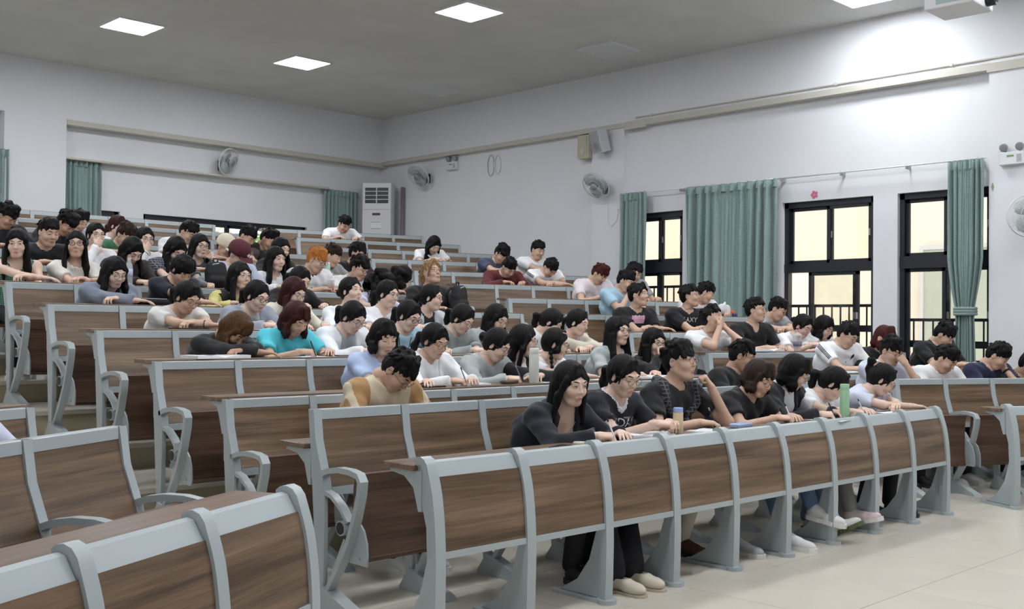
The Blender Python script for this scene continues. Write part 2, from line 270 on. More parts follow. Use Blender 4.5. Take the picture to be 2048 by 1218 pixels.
    {'b': 'M', 'k': 7, 'u': 4.127, 'off': 0.599, 'z': 0.935, 'rot': (-60, 30, 0), 'sex': 'f', 'hair': 'big', 'col': 'blackcard', 'top': 'long', 'arms': 'l', 'gl': 0, 'label': 'person with voluminous curly black hair, right one of two', 'skin': 0},
    {'b': 'M', 'k': 6, 'u': 4.022, 'off': 0.36, 'z': 1.184, 'rot': (-4, -12, 0), 'sex': 'm', 'hair': 'blond', 'col': 'black', 'top': 'long', 'arms': 'l', 'gl': 1, 'label': 'man with blond centre-parted hair and glasses looking up', 'skin': 1},
    {'b': 'M', 'k': 7, 'u': 0.253, 'off': 0.384, 'z': 1.112, 'rot': (25, 12, 0), 'sex': 'f', 'hair': 'long', 'col': 'plaidgreen', 'top': 'sleeveless', 'arms': 'x', 'gl': 0, 'label': 'woman with long black hair in sleeveless green plaid top', 'skin': 0},
    {'b': 'M', 'k': 7, 'u': 0.752, 'off': 0.36, 'z': 1.13, 'rot': (22, -2, 0), 'sex': 'f', 'hair': 'long', 'col': 'whiteblouse', 'top': 'tee', 'arms': 'x', 'gl': 1, 'label': 'woman in white blouse with long hair and black glasses facing camera', 'skin': 1},
    {'b': 'M', 'k': 7, 'u': 1.232, 'off': 0.41, 'z': 1.103, 'rot': (-10, 42, 0), 'sex': 'f', 'hair': 'long', 'col': 'darkbrown', 'top': 'long', 'arms': 'w', 'gl': 0, 'label': 'woman in dark top with long black hair fallen forward beside water bottle', 'skin': 0},
    {'b': 'M', 'k': 7, 'u': 1.676, 'off': 0.36, 'z': 1.139, 'rot': (-5, 38, 0), 'sex': 'f', 'hair': 'long', 'col': 'greyplaid', 'top': 'tee', 'arms': 'l', 'gl': 0, 'label': 'woman with long black hair bowed, in dark patterned shirt', 'skin': 0},
    {'b': 'M', 'k': 7, 'u': 2.274, 'off': 0.451, 'z': 1.121, 'rot': (-15, 35, 0), 'sex': 'm', 'hair': 'capmaroon', 'col': 'whiteblue', 'top': 'long', 'arms': 'l', 'gl': 0, 'label': 'person in maroon cap and white top beside black backpack', 'skin': 1},
    {'b': 'M', 'k': 7, 'u': 2.71, 'off': 0.402, 'z': 1.106, 'rot': (-8, 8, 0), 'sex': 'f', 'hair': 'long', 'col': 'white', 'top': 'long', 'arms': 'l', 'gl': 0, 'label': 'woman in white top with straight black hair, beside maroon cap', 'skin': 0},
    {'b': 'M', 'k': 7, 'u': 3.152, 'off': 0.459, 'z': 1.116, 'rot': (-22, 28, 0), 'sex': 'm', 'hair': 'orange', 'col': 'whiteadidas', 'top': 'tee', 'arms': 'w', 'gl': 1, 'label': 'man with orange dyed hair in white tee with black neckline', 'skin': 1, 'print': 'logo', 'neckline': 'black'},
    {'b': 'M', 'k': 7, 'u': 3.609, 'off': 0.547, 'z': 1.047, 'rot': (-18, 25, 0), 'sex': 'm', 'hair': 'curly', 'col': 'white', 'top': 'tee', 'arms': 'l', 'gl': 1, 'label': 'man with curly black fringe and black glasses in white tee', 'skin': 1},
    {'b': 'M', 'k': 8, 'u': 0.791, 'off': 0.482, 'z': 1.102, 'rot': (-8, 18, 0), 'sex': 'm', 'hair': 'short', 'col': 'blackpolo', 'top': 'collar', 'arms': 'l', 'gl': 0, 'label': 'heavy person in black collared shirt looking down', 'skin': 1},
    {'b': 'M', 'k': 8, 'u': 1.281, 'off': 0.366, 'z': 1.117, 'rot': (2, 5, 0), 'sex': 'f', 'hair': 'tied', 'col': 'white', 'top': 'long', 'arms': 'cr', 'gl': 1, 'label': 'woman in white with glasses covering mouth with folded hands', 'skin': 0, 'band': [('wrist_band', 0, (30, 26, 28), 0.003)]},
    {'b': 'M', 'k': 9, 'u': 1.863, 'off': 0.58, 'z': 1.01, 'rot': (-15, 40, 0), 'sex': 'm', 'hair': 'brownmess', 'col': 'green', 'top': 'tee', 'arms': 'l', 'gl': 0, 'label': 'person with messy brown hair and green collar, bowed', 'skin': 1},
    {'b': 'M', 'k': 8, 'u': 1.756, 'off': 0.399, 'z': 1.107, 'rot': (2, 10, 0), 'sex': 'f', 'hair': 'tied', 'col': 'whitehood', 'top': 'long', 'arms': 'cr', 'gl': 1, 'label': 'woman in white hoodie with glasses and hand over mouth', 'skin': 0, 'band': [('wrist_band', 0, (120, 92, 70), 0.003)]},
    {'b': 'M', 'k': 8, 'u': 2.304, 'off': 0.476, 'z': 1.067, 'rot': (-2, 8, 0), 'sex': 'f', 'hair': 'longback', 'col': 'olivegrey', 'top': 'tee', 'arms': 'cl', 'gl': 1, 'label': 'woman in grey-green vest resting her cheek on her hand', 'skin': 0},
    {'b': 'M', 'k': 9, 'u': 3.001, 'off': 0.6, 'z': 0.951, 'rot': (-10, 30, 0), 'sex': 'm', 'hair': 'capcream', 'col': 'whiteblue', 'top': 'tee', 'arms': 'l', 'gl': 0, 'label': 'person with cream cap behind the maroon cap', 'skin': 1},
    {'b': 'M', 'k': 8, 'u': 3.278, 'off': 0.431, 'z': 1.094, 'rot': (-10, 15, 0), 'sex': 'f', 'hair': 'long', 'col': 'darkbrown', 'top': 'long', 'arms': 'l', 'gl': 0, 'label': 'woman with wavy hair behind woman in white top', 'skin': 0},
    {'b': 'M', 'k': 8, 'u': 3.856, 'off': 0.551, 'z': 1.043, 'rot': (-40, 25, 0), 'sex': 'm', 'hair': 'brownmess', 'col': 'greycard', 'top': 'tee', 'arms': 'l', 'gl': 0, 'label': 'person with brown hair half hidden behind orange-haired man', 'skin': 1},
    {'b': 'M', 'k': 8, 'u': 4.25, 'off': 0.492, 'z': 1.095, 'rot': (-20, 18, 0), 'sex': 'm', 'hair': 'capblack', 'col': 'black', 'top': 'tee', 'arms': 'l', 'gl': 0, 'label': 'person in black tee with dark hair swept low over forehead', 'skin': 1},
    {'b': 'M', 'k': 9, 'u': 0.73, 'off': 0.436, 'z': 1.128, 'rot': (-30, 35, 0), 'sex': 'm', 'hair': 'fluffy', 'col': 'darknavy', 'top': 'tee', 'arms': 'l', 'gl': 1, 'label': 'man with thick dark hair at far left edge', 'skin': 2},
    {'b': 'M', 'k': 9, 'u': 1.282, 'off': 0.496, 'z': 1.092, 'rot': (-25, 45, 0), 'sex': 'm', 'hair': 'curly', 'col': 'black', 'top': 'tee', 'arms': 'l', 'gl': 0, 'label': 'person with curly dark hair and black top, bowed low', 'skin': 2},
    {'b': 'M', 'k': 9, 'u': 2.607, 'off': 0.49, 'z': 1.096, 'rot': (-20, 40, 0), 'sex': 'm', 'hair': 'short', 'col': 'white', 'top': 'tee', 'arms': 'l', 'gl': 0, 'label': 'person with short black hair and white collar behind wavy haired woman', 'skin': 1},
    {'b': 'M', 'k': 9, 'u': 3.341, 'off': 0.483, 'z': 1.101, 'rot': (-20, 45, 0), 'sex': 'm', 'hair': 'short', 'col': 'darkbrown', 'top': 'tee', 'arms': 'l', 'gl': 0, 'label': 'person with short black hair in front of rear window, left one', 'skin': 1},
    {'b': 'M', 'k': 9, 'u': 3.599, 'off': 0.509, 'z': 1.082, 'rot': (-20, 42, 0), 'sex': 'm', 'hair': 'short', 'col': 'greybrown', 'top': 'tee', 'arms': 'w', 'gl': 0, 'label': 'person in grey-brown top with short black hair, arm on desk', 'skin': 1},
    {'b': 'M', 'k': 10, 'u': 1.715, 'off': 0.573, 'z': 1.019, 'rot': (-25, 30, 0), 'sex': 'm', 'hair': 'short', 'col': 'whiteblue', 'top': 'tee', 'arms': 'l', 'gl': 0, 'label': 'person in white hoodie with dark hair, second last seated row', 'skin': 1},
    {'b': 'M', 'k': 10, 'u': 2.165, 'off': 0.552, 'z': 0.998, 'rot': (-22, 10, 0), 'sex': 'f', 'hair': 'redtied', 'col': 'white', 'top': 'long', 'arms': 'l', 'gl': 0, 'label': 'woman with dark red tied hair and white jacket, near rear window', 'skin': 0},
    {'b': 'R', 'k': 12, 'u': 1.044, 'off': 0.56, 'z': 1.034, 'rot': (-10, 42, 0), 'sex': 'm', 'hair': 'short', 'col': 'white', 'top': 'tee', 'arms': 'l', 'gl': 0, 'label': 'man in white tee, head down, in front of rear curtain', 'skin': 1},
    {'b': 'R', 'k': 10, 'u': 1.266, 'off': 0.534, 'z': 1.018, 'rot': (-5, 45, 0), 'sex': 'f', 'hair': 'longback', 'col': 'white', 'top': 'tee', 'arms': 'w', 'gl': 0, 'label': 'woman in white tee with long hair over face, alone near upper right', 'skin': 0},
    {'b': 'R', 'k': 9, 'u': 1.625, 'off': 0.54, 'z': 1.055, 'rot': (-12, 45, 0), 'sex': 'm', 'hair': 'curly', 'col': 'slateblue', 'top': 'tee', 'arms': 'x', 'gl': 0, 'label': 'person in slate blue tee with curly dark hair', 'skin': 1},
    {'b': 'R', 'k': 9, 'u': 2.258, 'off': 0.402, 'z': 1.142, 'rot': (-10, 22, 0), 'sex': 'm', 'hair': 'short', 'col': 'white', 'top': 'tee', 'arms': 'x', 'gl': 0, 'label': 'man in white tee seated by right wall above striped shirt', 'skin': 1},
    {'b': 'R', 'k': 8, 'u': 1.03, 'off': 0.582, 'z': 1.008, 'rot': (-10, 50, 0), 'sex': 'm', 'hair': 'short', 'col': 'maroon', 'top': 'long', 'arms': 'l', 'gl': 0, 'label': 'man in maroon sweater resting face on hands', 'skin': 1},
    {'b': 'R', 'k': 8, 'u': 1.634, 'off': 0.564, 'z': 1.029, 'rot': (-8, 60, 0), 'sex': 'm', 'hair': 'short', 'col': 'whiteadidas', 'top': 'tee', 'arms': 'x', 'gl': 0, 'label': 'man in white tee with black sleeve stripes, head on his arm', 'skin': 1, 'print': 'stripes'},
    {'b': 'R', 'k': 7, 'u': 1.709, 'off': 0.474, 'z': 1.107, 'rot': (-22, 42, 0), 'sex': 'm', 'hair': 'auburn', 'col': 'pinkwhite', 'top': 'tee', 'arms': 'l', 'gl': 0, 'label': 'man in pinkish white tee with auburn hair, bowed', 'skin': 1},
    {'b': 'R', 'k': 7, 'u': 2.266, 'off': 0.39, 'z': 1.146, 'rot': (-25, 30, 0), 'sex': 'm', 'hair': 'short', 'col': 'grey', 'top': 'tee', 'arms': 'l', 'gl': 0, 'label': 'person with black hair beside first window curtain', 'skin': 1},
    {'b': 'R', 'k': 6, 'u': 1.358, 'off': 0.36, 'z': 1.177, 'rot': (-28, 28, 0), 'sex': 'm', 'hair': 'short', 'col': 'lightblue', 'top': 'tee', 'arms': 'cr', 'gl': 0, 'label': 'man in light blue tee with hand at his mouth', 'skin': 1},
    {'b': 'R', 'k': 6, 'u': 2.379, 'off': 0.528, 'z': 1.065, 'rot': (-50, 30, 0), 'sex': 'm', 'hair': 'short', 'col': 'white', 'top': 'tee', 'arms': 'l', 'gl': 0, 'label': 'man in white tee turned away, in front of long curtain', 'skin': 1},
    {'b': 'R', 'k': 5, 'u': 0.709, 'off': 0.36, 'z': 1.171, 'rot': (-32, -4, 0), 'sex': 'm', 'hair': 'parted', 'col': 'blackpink', 'top': 'tee', 'arms': 'x', 'gl': 0, 'label': 'young man in black tee with pink print looking right', 'skin': 1, 'print': 'pink'},
    {'b': 'R', 'k': 5, 'u': 1.391, 'off': 0.36, 'z': 1.175, 'rot': (-38, -5, 0), 'sex': 'm', 'hair': 'short', 'col': 'blacktext', 'top': 'tee', 'arms': 'x', 'gl': 1, 'label': 'young man in black tee with white letters looking up right', 'skin': 1, 'print': 'letters'},
    {'b': 'R', 'k': 5, 'u': 2.482, 'off': 0.545, 'z': 1.05, 'rot': (-28, 30, 0), 'sex': 'm', 'hair': 'short', 'col': 'grey', 'top': 'tee', 'arms': 'x', 'gl': 1, 'label': 'man in grey tee with glasses reading, next to window', 'skin': 1},
    {'b': 'R', 'k': 4, 'u': 0.708, 'off': 0.462, 'z': 1.114, 'rot': (-30, -10, 0), 'sex': 'm', 'hair': 'short', 'col': 'white', 'top': 'tee', 'arms': 'cc', 'gl': 0, 'label': 'man in white tee resting chin on both hands', 'skin': 1},
    {'b': 'R', 'k': 4, 'u': 1.357, 'off': 0.36, 'z': 1.2, 'rot': (-28, 0, 0), 'sex': 'm', 'hair': 'short', 'col': 'black', 'top': 'tee', 'arms': 'w', 'gl': 1, 'label': 'man in black V neck tee with glasses looking right', 'skin': 1},
    {'b': 'R', 'k': 4, 'u': 1.86, 'off': 0.511, 'z': 1.04, 'rot': (-10, 30, 0), 'sex': 'f', 'hair': 'tied', 'col': 'white', 'top': 'tee', 'arms': 'p', 'gl': 1, 'label': 'woman in white top behind clear plastic cup, holding pink phone', 'skin': 0},
    {'b': 'R', 'k': 4, 'u': 2.141, 'off': 0.525, 'z': 1.027, 'rot': (-15, 30, 0), 'sex': 'f', 'hair': 'bob', 'col': 'white', 'top': 'tee', 'arms': 'l', 'gl': 1, 'label': 'woman in white tee with short black bob and glasses, before window', 'skin': 0},
    {'b': 'R', 'k': 3, 'u': 1.387, 'off': 0.42, 'z': 1.136, 'rot': (-15, 35, 0), 'sex': 'm', 'hair': 'short', 'col': 'whitestripe', 'top': 'tee', 'arms': 'w', 'gl': 1, 'label': 'man in white sports tee with black panels and glasses', 'skin': 1, 'print': 'panels'},
    {'b': 'R', 'k': 3, 'u': 1.82, 'off': 0.471, 'z': 1.109, 'rot': (-12, 20, 0), 'sex': 'm', 'hair': 'auburnbob', 'col': 'black', 'top': 'tee', 'arms': 'l', 'gl': 0, 'label': 'person with reddish brown hair and black top beside window pier', 'skin': 1},
    {'b': 'R', 'k': 3, 'u': 2.716, 'off': 0.402, 'z': 1.142, 'rot': (-20, 40, 0), 'sex': 'm', 'hair': 'fluffy', 'col': 'black', 'top': 'tee', 'arms': 'p', 'gl': 0, 'label': 'man in black tee with phone beside tied-back curtain', 'skin': 1},
    {'b': 'R', 'k': 2, 'u': 0.82, 'off': 0.36, 'z': 1.18, 'rot': (-5, 25, 0), 'sex': 'm', 'hair': 'fluffy', 'col': 'paleblue', 'top': 'tee', 'arms': 'cl', 'gl': 1, 'label': 'man in pale tee with glasses and fist at his nose', 'skin': 1},
    {'b': 'R', 'k': 2, 'u': 1.363, 'off': 0.468, 'z': 1.111, 'rot': (-15, 40, 0), 'sex': 'm', 'hair': 'short', 'col': 'whitepolo', 'top': 'collar', 'arms': 'l', 'gl': 0, 'label': 'man in white open-collar shirt behind right block front row', 'skin': 1},
    {'b': 'R', 'k': 2, 'u': 2.05, 'off': 0.421, 'z': 1.135, 'rot': (-25, 38, 0), 'sex': 'm', 'hair': 'fluffy', 'col': 'navy', 'top': 'tee', 'arms': 'cl', 'gl': 0, 'label': 'man in navy tee with black wristwatch, head on hand', 'skin': 1, 'band': [('wristwatch', 1, (24, 24, 26), 0.006)]},
    {'b': 'R', 'k': 2, 'u': 2.338, 'off': 0.541, 'z': 1.054, 'rot': (-20, 35, 0), 'sex': 'm', 'hair': 'short', 'col': 'black', 'top': 'tee', 'arms': 'l', 'gl': 0, 'label': 'person in black top cut by right edge of view', 'skin': 1},
    {'b': 'L', 'k': 2, 'u': 2.0, 'off': 0.5, 'z': 1.08, 'rot': (-5, 35, 0), 'sex': 'f', 'hair': 'bob', 'col': 'whiteblue', 'top': 'tee', 'arms': 'l', 'gl': 0, 'label': 'person in pale blue tee at the left edge, in the left block', 'skin': 0},
]
# ------------------------------------------------------------------ room shell
XW, YB, HC = 11.84, 15.41, 5.03
XL, YF = -0.9, -3.0
def LV(k): return .18*max(0, k-2)
def row_m(k): return (3.0+.012*k, 3.63+.86*k, -.007, .55-.004*k, 9)
RT = {1: -26, 2: -21, 3: -18}
def row_r(k):
    return ({1: 8.75, 2: 8.6, 3: 8.5}.get(k, 8.38 if k < 8 else 8.45), 4.3+.865*(k-1), math.radians(RT.get(k, -16)), .50, 5)
def struct(name, mb, m, parent=None, **k):
    o = mb.build(name, m, parent, **k)
    if parent is None: o['kind'] = 'structure'
    return o
b = MB(); b.box((XL-.2, YF-.2, -.2), (XW+.3, YB+.3, -.004)); floor = struct('floor', b, M_GROUT)
tb = MB(); tb.add(*rbox((-.398, -.398, -.012), (.398, .398, 0), .002)); tile_me = tb.mesh('tile', M_TILE)
ty = YF
while ty < 5.4:
    tx = XL
    while tx < XW:
        o = link_mesh('tile', tile_me, floor, (tx+.4, ty+.4, 0)); tx += .8
    ty += .8
for k in range(3, 13):
    x, y, th, w, n = row_m(k-1); yy = y+.07
    b = MB(); b.add(*rbox((XL, yy-.02, LV(k)-.035), (8.12, YB, LV(k)), .006)); b.box((XL, yy, LV(k)-.18), (8.12, YB, LV(k)-.035), 1)
    b.build('step', [M_TILE, M_RISER], floor)
    x, y, th, w, n = row_r(k-1); t = math.tan(th)
    def ln(X, off): return y+off/math.cos(th)+(X-x)*t
    b = MB()
    for z0, z1, of, mi in ((LV(k)-.035, LV(k), .05, 0), (LV(k)-.18, LV(k)-.035, .07, 1)):
        P = [(8.12, ln(8.12, of)), (XW+.1, ln(XW+.1, of)), (XW+.1, YB), (8.12, YB)]
        b.add([(px, py, z0) for px, py in P]+[(px, py, z1) for px, py in P], [(3, 2, 1, 0), (4, 5, 6, 7), (0, 1, 5, 4), (1, 2, 6, 5), (2, 3, 7, 6), (3, 0, 4, 7)], mi)
    b.build('step', [M_TILE, M_RISER], floor)
b = MB(); b.box((XL-.2, YF-.2, HC), (XW+.4, YB+.4, HC+.2)); ceiling = struct('ceiling', b, M_CEIL)
b = MB(); b.box((XL-.2, YF, 0), (XL, YB, HC)); struct('wall_left', b, M_WALL)
b = MB(); b.box((XL-.2, YF-.2, 0), (XW+.3, YF, HC)); struct('wall_front', b, M_WALL)
# back wall with low windows; upper beam and pier stand proud
REC = .09; RECB = .17
BW = [(4.2, 5.2), (6.72, 7.08), (7.45, 10.38)]; WZ0, WZ1 = 2.3, 3.01
b = MB(); y0, y1 = YB+RECB, YB+.42
b.box((XL-.2, y0, -.2), (XW+.3, y1, WZ0)); b.box((XL-.2, y0, WZ1), (XW+.3, y1, HC))
xs = XL-.2
for a, c in BW: b.box((xs, y0, WZ0), (a, y1, WZ1)); xs = c
b.box((xs, y0, WZ0), (XW+.3, y1, WZ1))
b.box((XL, YB, 4.245), (XW, y0, HC)); b.box((5.35, YB, 1.5), (6.2, y0, 4.245)); b.box((1.2, YB, 1.5), (2.1, y0, 4.245))
struct('wall_back', b, M_WALL)
RW = [(8.85, 9.72, 1.25, 2.97), (6.09, 7.31, .95, 2.95), (4.70, 5.79, .95, 2.95), (7.75, 8.5, .95, 2.95)]
RW.sort()
b = MB(); x0, x1 = XW+REC, XW+.32
b.box((x0, YF, -.2), (x1, YB+.3, .95)); b.box((x0, YF, 2.97), (x1, YB+.3, HC))
ys = YF
for a, c, z0, z1 in RW:
    b.box((x0, ys, .95), (x1, a, 2.97)); ys = c
    if z0 > .95: b.box((x0, a, .95), (x1, c, z0))
    if z1 < 2.97: b.box((x0, a, z1), (x1, c, 2.97))
b.box((x0, ys, .95), (x1, YB+.3, 2.97))
b.box((XW, YF, 4.275), (x0, YB+RECB, HC))
b.box((XW-.03, 3.4, 0), (x0, 4.70, 4.29)); b.box((XW, 9.82, .9), (x0, 10.42, 4.275)); b.box((XW, YF, 0), (x0, -1.2, 4.275))
struct('wall_right', b, M_WALL)

# windows
def window(n, a, c, z0, z1, zt, axis, plane, lower_open=False, rail=None):
    """a..c along the wall, z0..z1, transom zt (low,high); plane = wall face coordinate"""
    def B(mb, s0, s1, h0, h1, d0, d1):
        if axis == 'y': mb.box((plane+d0, s0, h0), (plane+d1, s1, h1))
        else: mb.box((s0, plane+d0, h0), (s1, plane+d1, h1))
    f = MB(); t = .055
    B(f, a, a+t, z0, z1, .06, .15); B(f, c-t, c, z0, z1, .06, .15); B(f, a, c, z1-.07, z1, .06, .15); B(f, a, c, z0, z0+.05, .06, .15)
    if zt: B(f, a, c, zt[0], zt[1], .05, .16)
    w = f.build(f'window_{n}', M_FRAME); w['kind'] = 'structure'
    mid = (a+c)/2
    lo = zt[1] if zt else z0+.05
    def sash(s0, s1, h0, h1, d):
        g = MB(); q = .04
        B(g, s0, s0+q, h0, h1, d, d+.03); B(g, s1-q, s1, h0, h1, d, d+.03); B(g, s0, s1, h1-q, h1, d, d+.03); B(g, s0, s1, h0, h0+q, d, d+.03)
        o = g.build('sash', M_FRAME, w)
        p = MB(); B(p, s0+q, s1-q, h0+q, h1-q, d+.012, d+.018); p.build('pane', M_GLASS, o)
        l = MB(); B(l, s0+.008, s0+.03, (h0+h1)/2-.04, (h0+h1)/2+.04, d-.02, d); l.build('latch', M_GREYP, o)
    sash(a+t, mid+.03, lo, z1-.07, .07); sash(mid-.03, c-t, lo, z1-.07, .11)
    if zt:
        if lower_open: sash(a+t+.16, a+t+.16+(c-a)*.55, z0+.05, zt[0], .07); sash(a+t+.22, a+t+.22+(c-a)*.5, z0+.05, zt[0], .11)
        else: sash(a+t, mid+.05, z0+.05, zt[0], .07); sash(mid-.02, c-t, z0+.05, zt[0], .11)
    if rail:
        r = MB(); B(r, a, c, rail, rail+.035, .19, .225); B(r, a, c, rail-.30, rail-.22, .18, .235)
        s = a+.06
        while s < c:
            B(r, s, s+.016, z0+.02, rail, .20, .216); s += .115
        r.build('railing', M_FRAME, w)
    return w
window(1, 8.85, 9.72, 1.25, 2.97, (2.13, 2.28), 'y', XW+REC, rail=1.92)
window(2, 6.09, 7.31, .95, 2.95, (2.07, 2.18), 'y', XW+REC, True, rail=1.64)
window(3, 4.70, 5.79, .95, 2.95, (2.08, 2.22), 'y', XW+REC, rail=1.47)
window(4, 7.75, 8.5, .95, 2.95, (2.07, 2.18), 'y', XW+REC)
window(5, 6.72, 7.08, 2.3, 3.01, None, 'x', YB+RECB)
window(6, 7.45, 10.38, 2.3, 3.01, None, 'x', YB+RECB)
window(7, 4.2, 5.2, 2.3, 3.01, None, 'x', YB+RECB)

# outside: cream facade across a gap, paving, shrubs behind the back wall
b = MB(); b.box((16.2, -6, -2), (16.6, 24, 9))
for q in (-3, .8, 4.6, 8.4, 12.2, 16): b.box((15.75, q, -2), (16.2, q+.55, 9), 1)
fac = tag(b.build('building', [M_FACADE, M_FACADE2]), 'cream plastered building seen bright through the side windows', 'building')
for i, q in enumerate((2.2, 6.3, 10.0, 13.6)):
    g = MB(); g.box((16.12, q, .6), (16.22, q+1.1, 2.6)); wq = g.build('window', M_OUTWIN, fac)
    g = MB(); g.box((16.10, q-.06, .54), (16.16, q, 2.66)); g.box((16.10, q+1.1, .54), (16.16, q+1.16, 2.66)); g.box((16.1, q, 2.6), (16.16, q+1.1, 2.66)); g.box((16.1, q, .54), (16.16, q+1.1, .6)); g.box((16.11, q+.53, .6), (16.15, q+.57, 2.6)); g.build('window_trim', M_WHITE, wq)
b = MB(); b.box((XW+.33, -6, -2.2), (16.2, 26, -2.0)); b.box((-6, YB+.35, -2.2), (XW+.33, 26, -2.0)); struct('ground', b, M_OUTFL)
for i, (sx, sy, sz, sr, mt) in enumerate(((5.0, 17.9, 2.6, 1.0, M_LEAF2), (7.1, 17.9, 2.5, 1.0, M_LEAF), (9.2, 17.9, 2.6, 1.0, M_LEAF2), (11.3, 17.9, 2.5, 1.0, M_LEAF), (13.4, 17.9, 2.8, 1.0, M_LEAF2))):
    sh = thing('shrub', ['pale leafy shrub outside behind left curtain', 'green leafy shrub outside left part of rear window', 'pale green tree crown outside middle of rear window', 'dark leafy shrub outside right part of rear window', 'pale shrub outside beyond the back corner'][i], 'shrub', (sx, sy, -2))
    lv = MB()
    for j in range(420):
        d = Vector(RNG.normal(size=3)).normalized()*sr*(.55+.45*random.random()); c = d+Vector((0, 0, sz+2)); c.z = max(c.z, .6)
        u = Vector(RNG.normal(size=3)).normalized()*.11; v = u.orthogonal().normalized()*.055
        lv.add([c-u, c+v, c+u, c-v], [(0, 1, 2, 3)])
    tag(lv.build('foliage', mt, sh), kind='stuff')
    st = MB(); st.cyl((0, 0, 0), (0, 0, sz+1.2), .09, .05, 8); st.build('trunk', M_RISER, sh)

# ducts, pipes, curtain rods (trims)
b = MB(); b.add(*rbox((XW-.03, 4.70, 4.19), (XW+REC, 9.75, 4.27), .004)); b.add(*rbox((XW-.05, -1, 4.16), (XW-.02, 4.72, 4.26), .004)); struct('trim_1', b, M_TRUNK)
b = MB(); b.cyl((XW-.012, -1, 4.315), (XW-.012, 9.6, 4.315), .011, n=8)
for q in np.arange(-.5, 9.6, 1.4): b.box((XW-.03, q, 4.30), (XW, q+.03, 4.33))
struct('trim_2', b, M_TRUNK)
b = MB(); b.add(*rbox((XW-.02, 9.75, 4.20), (XW+REC, YB+RECB, 4.27), .004)); struct('trim_3', b, M_TRUNK)
b = MB(); b.add(*rbox((6.2, YB-.02, 4.17), (XW+REC, YB+RECB, 4.245), .004)); struct('trim_4', b, M_TRUNK)
b = MB(); b.add(*rbox((6.2, YB-.0, 3.685), (10.72, YB+RECB, 3.715), .004)); struct('trim_5', b, M_TRUNK)
b = MB(); b.add(*rbox((XW-.04, 9.4, 4.16), (XW, 9.78, 4.27), .004)); struct('trim_6', b, M_TRUNK)
def rod(name, a, c, z, label, ax='y', pl=XW):
    t = thing(name, label, 'curtain rod', (pl-.02, a, z) if ax == 'y' else (a, pl-.02, z)); L_ = c-a
    m = MB()
    if ax == 'y': m.cyl((0, 0, 0), (0, L_, 0), .009, n=8)
    else: m.cyl((0, 0, 0), (L_, 0, 0), .009, n=8)
    m.build('pole', M_WHITE, t, True)
    for s in np.linspace(.08, L_-.08, max(2, int(L_/.75)+1)):
        g = MB()
        if ax == 'y': g.box((-.004, s-.008, -.035), (REC+.02, s+.008, .012))
        else: g.box((s-.008, -.004, -.035), (s+.008, REC+.02, .012))
        g.build('bracket', M_GREYP, t)
rod('curtain_rod', 4.74, 7.35, 3.245, 'long white curtain rod with brackets above the two right windows')
rod('curtain_rod', 7.36, 8.72, 3.25, 'white curtain rod carrying the wide middle curtain')
rod('curtain_rod', 8.74, 9.84, 3.25, 'short white curtain rod at the first side window')

def curtain(label, a, c, z0, z1, plane, axis, amp=.045, pl=.11, taper=1.0, tie=None, lean=0, seed=1):
    t = thing('curtain', label, 'curtain', (plane, a, z0) if axis == 'y' else (a, plane, z0))
    rg = random.Random(seed); n = int((c-a)/pl*10); nz = 26; vs = []; fs = []
    ph = [rg.uniform(-.6, .6) for _ in range(64)]
    for j in range(nz+1):
        h = j/nz; z = h*(z1-z0); wsc = 1.0; ctr = .5
        if tie:
            tz = (tie-z0)/(z1-z0)
            q = abs(h-tz); wsc = .50+.50*min(1, (q/(1-tz))*3.0)**.8 if h > tz else .50+.14*min(1, (q/tz)**.7)
        else: wsc = taper+(1-taper)*h
        for i in range(n+1):
            u = i/n; s = (c-a)*(ctr+(u-ctr)*wsc)+lean*(1-h)
            f = u*(c-a)/pl*2*math.pi
            am = amp*(.55+.45*math.sin(u*9+ph[int(u*20)]*.3))*(.6+.6*(1-h) if not tie else .8)
            q_ = f+.5*math.sin(u*23+h*2.2)+ph[3]*h; d = am*1.35*(math.sin(q_)+.28*math.sin(2*q_+.6))+.012*math.sin(f*2.3+h*5)
            vs.append((-d-.05, s, z) if axis == 'y' else (s, -d-.05, z))
    for j in range(nz):
        for i in range(n):
            q = j*(n+1)+i; fs.append((q, q+1, q+n+2, q+n+1))
    m = MB(); m.add(vs, fs); o = m.build('curtain_cloth', M_CURT, t, True)
    md = o.modifiers.new('s', 'SOLIDIFY'); md.thickness = .003
    h = MB(); wd = c-a
    hv = []
    for i in range(n+1):
        u = i/n; f = u*wd/pl*2*math.pi; d = amp*.7*math.sin(f+.5*math.sin(u*23+2.2))
        for zz, e in ((z1-z0-.09, .012), (z1-z0+.015, .010)): hv.append((-d-.05-e, u*wd, zz) if axis == 'y' else (u*wd, -d-.05-e, zz))
    h.add(hv, [(2*i, 2*i+2, 2*i+3, 2*i+1) for i in range(n)]); o2 = h.build('curtain_header', M_CURT, t, True)
    if tie:
        b = MB(); w2 = wd*.50/2+.015; cc = wd/2+lean*(1-(tie-z0)/(z1-z0)); P = []
        for i in range(20):
            q = i/20*2*math.pi; P.append((-.05+.075*math.cos(q), cc+w2*math.sin(q), tie-z0))
        for dz in (-.03, 0, .03): b.tube([(p[0], p[1], p[2]+dz) for p in P], .018, 6, closed=True)
        b.build('tieback', M_CURT, t, True)
    return t
curtain('narrow teal curtain on the side wall left of the first side window', 9.36, 9.82, 1.0, 3.24, XW, 'y', seed=3, pl=.085)
curtain('wide teal pleated curtain hanging between the first and second side windows', 7.28, 8.70, .72, 3.23, XW, 'y', seed=5, pl=.13, amp=.065)
curtain('teal curtain tied back in its lower half beside the right wall pier', 4.74, 5.14, .45, 3.22, XW-.01, 'y', seed=8, pl=.06, amp=.04, tie=1.58, lean=0)
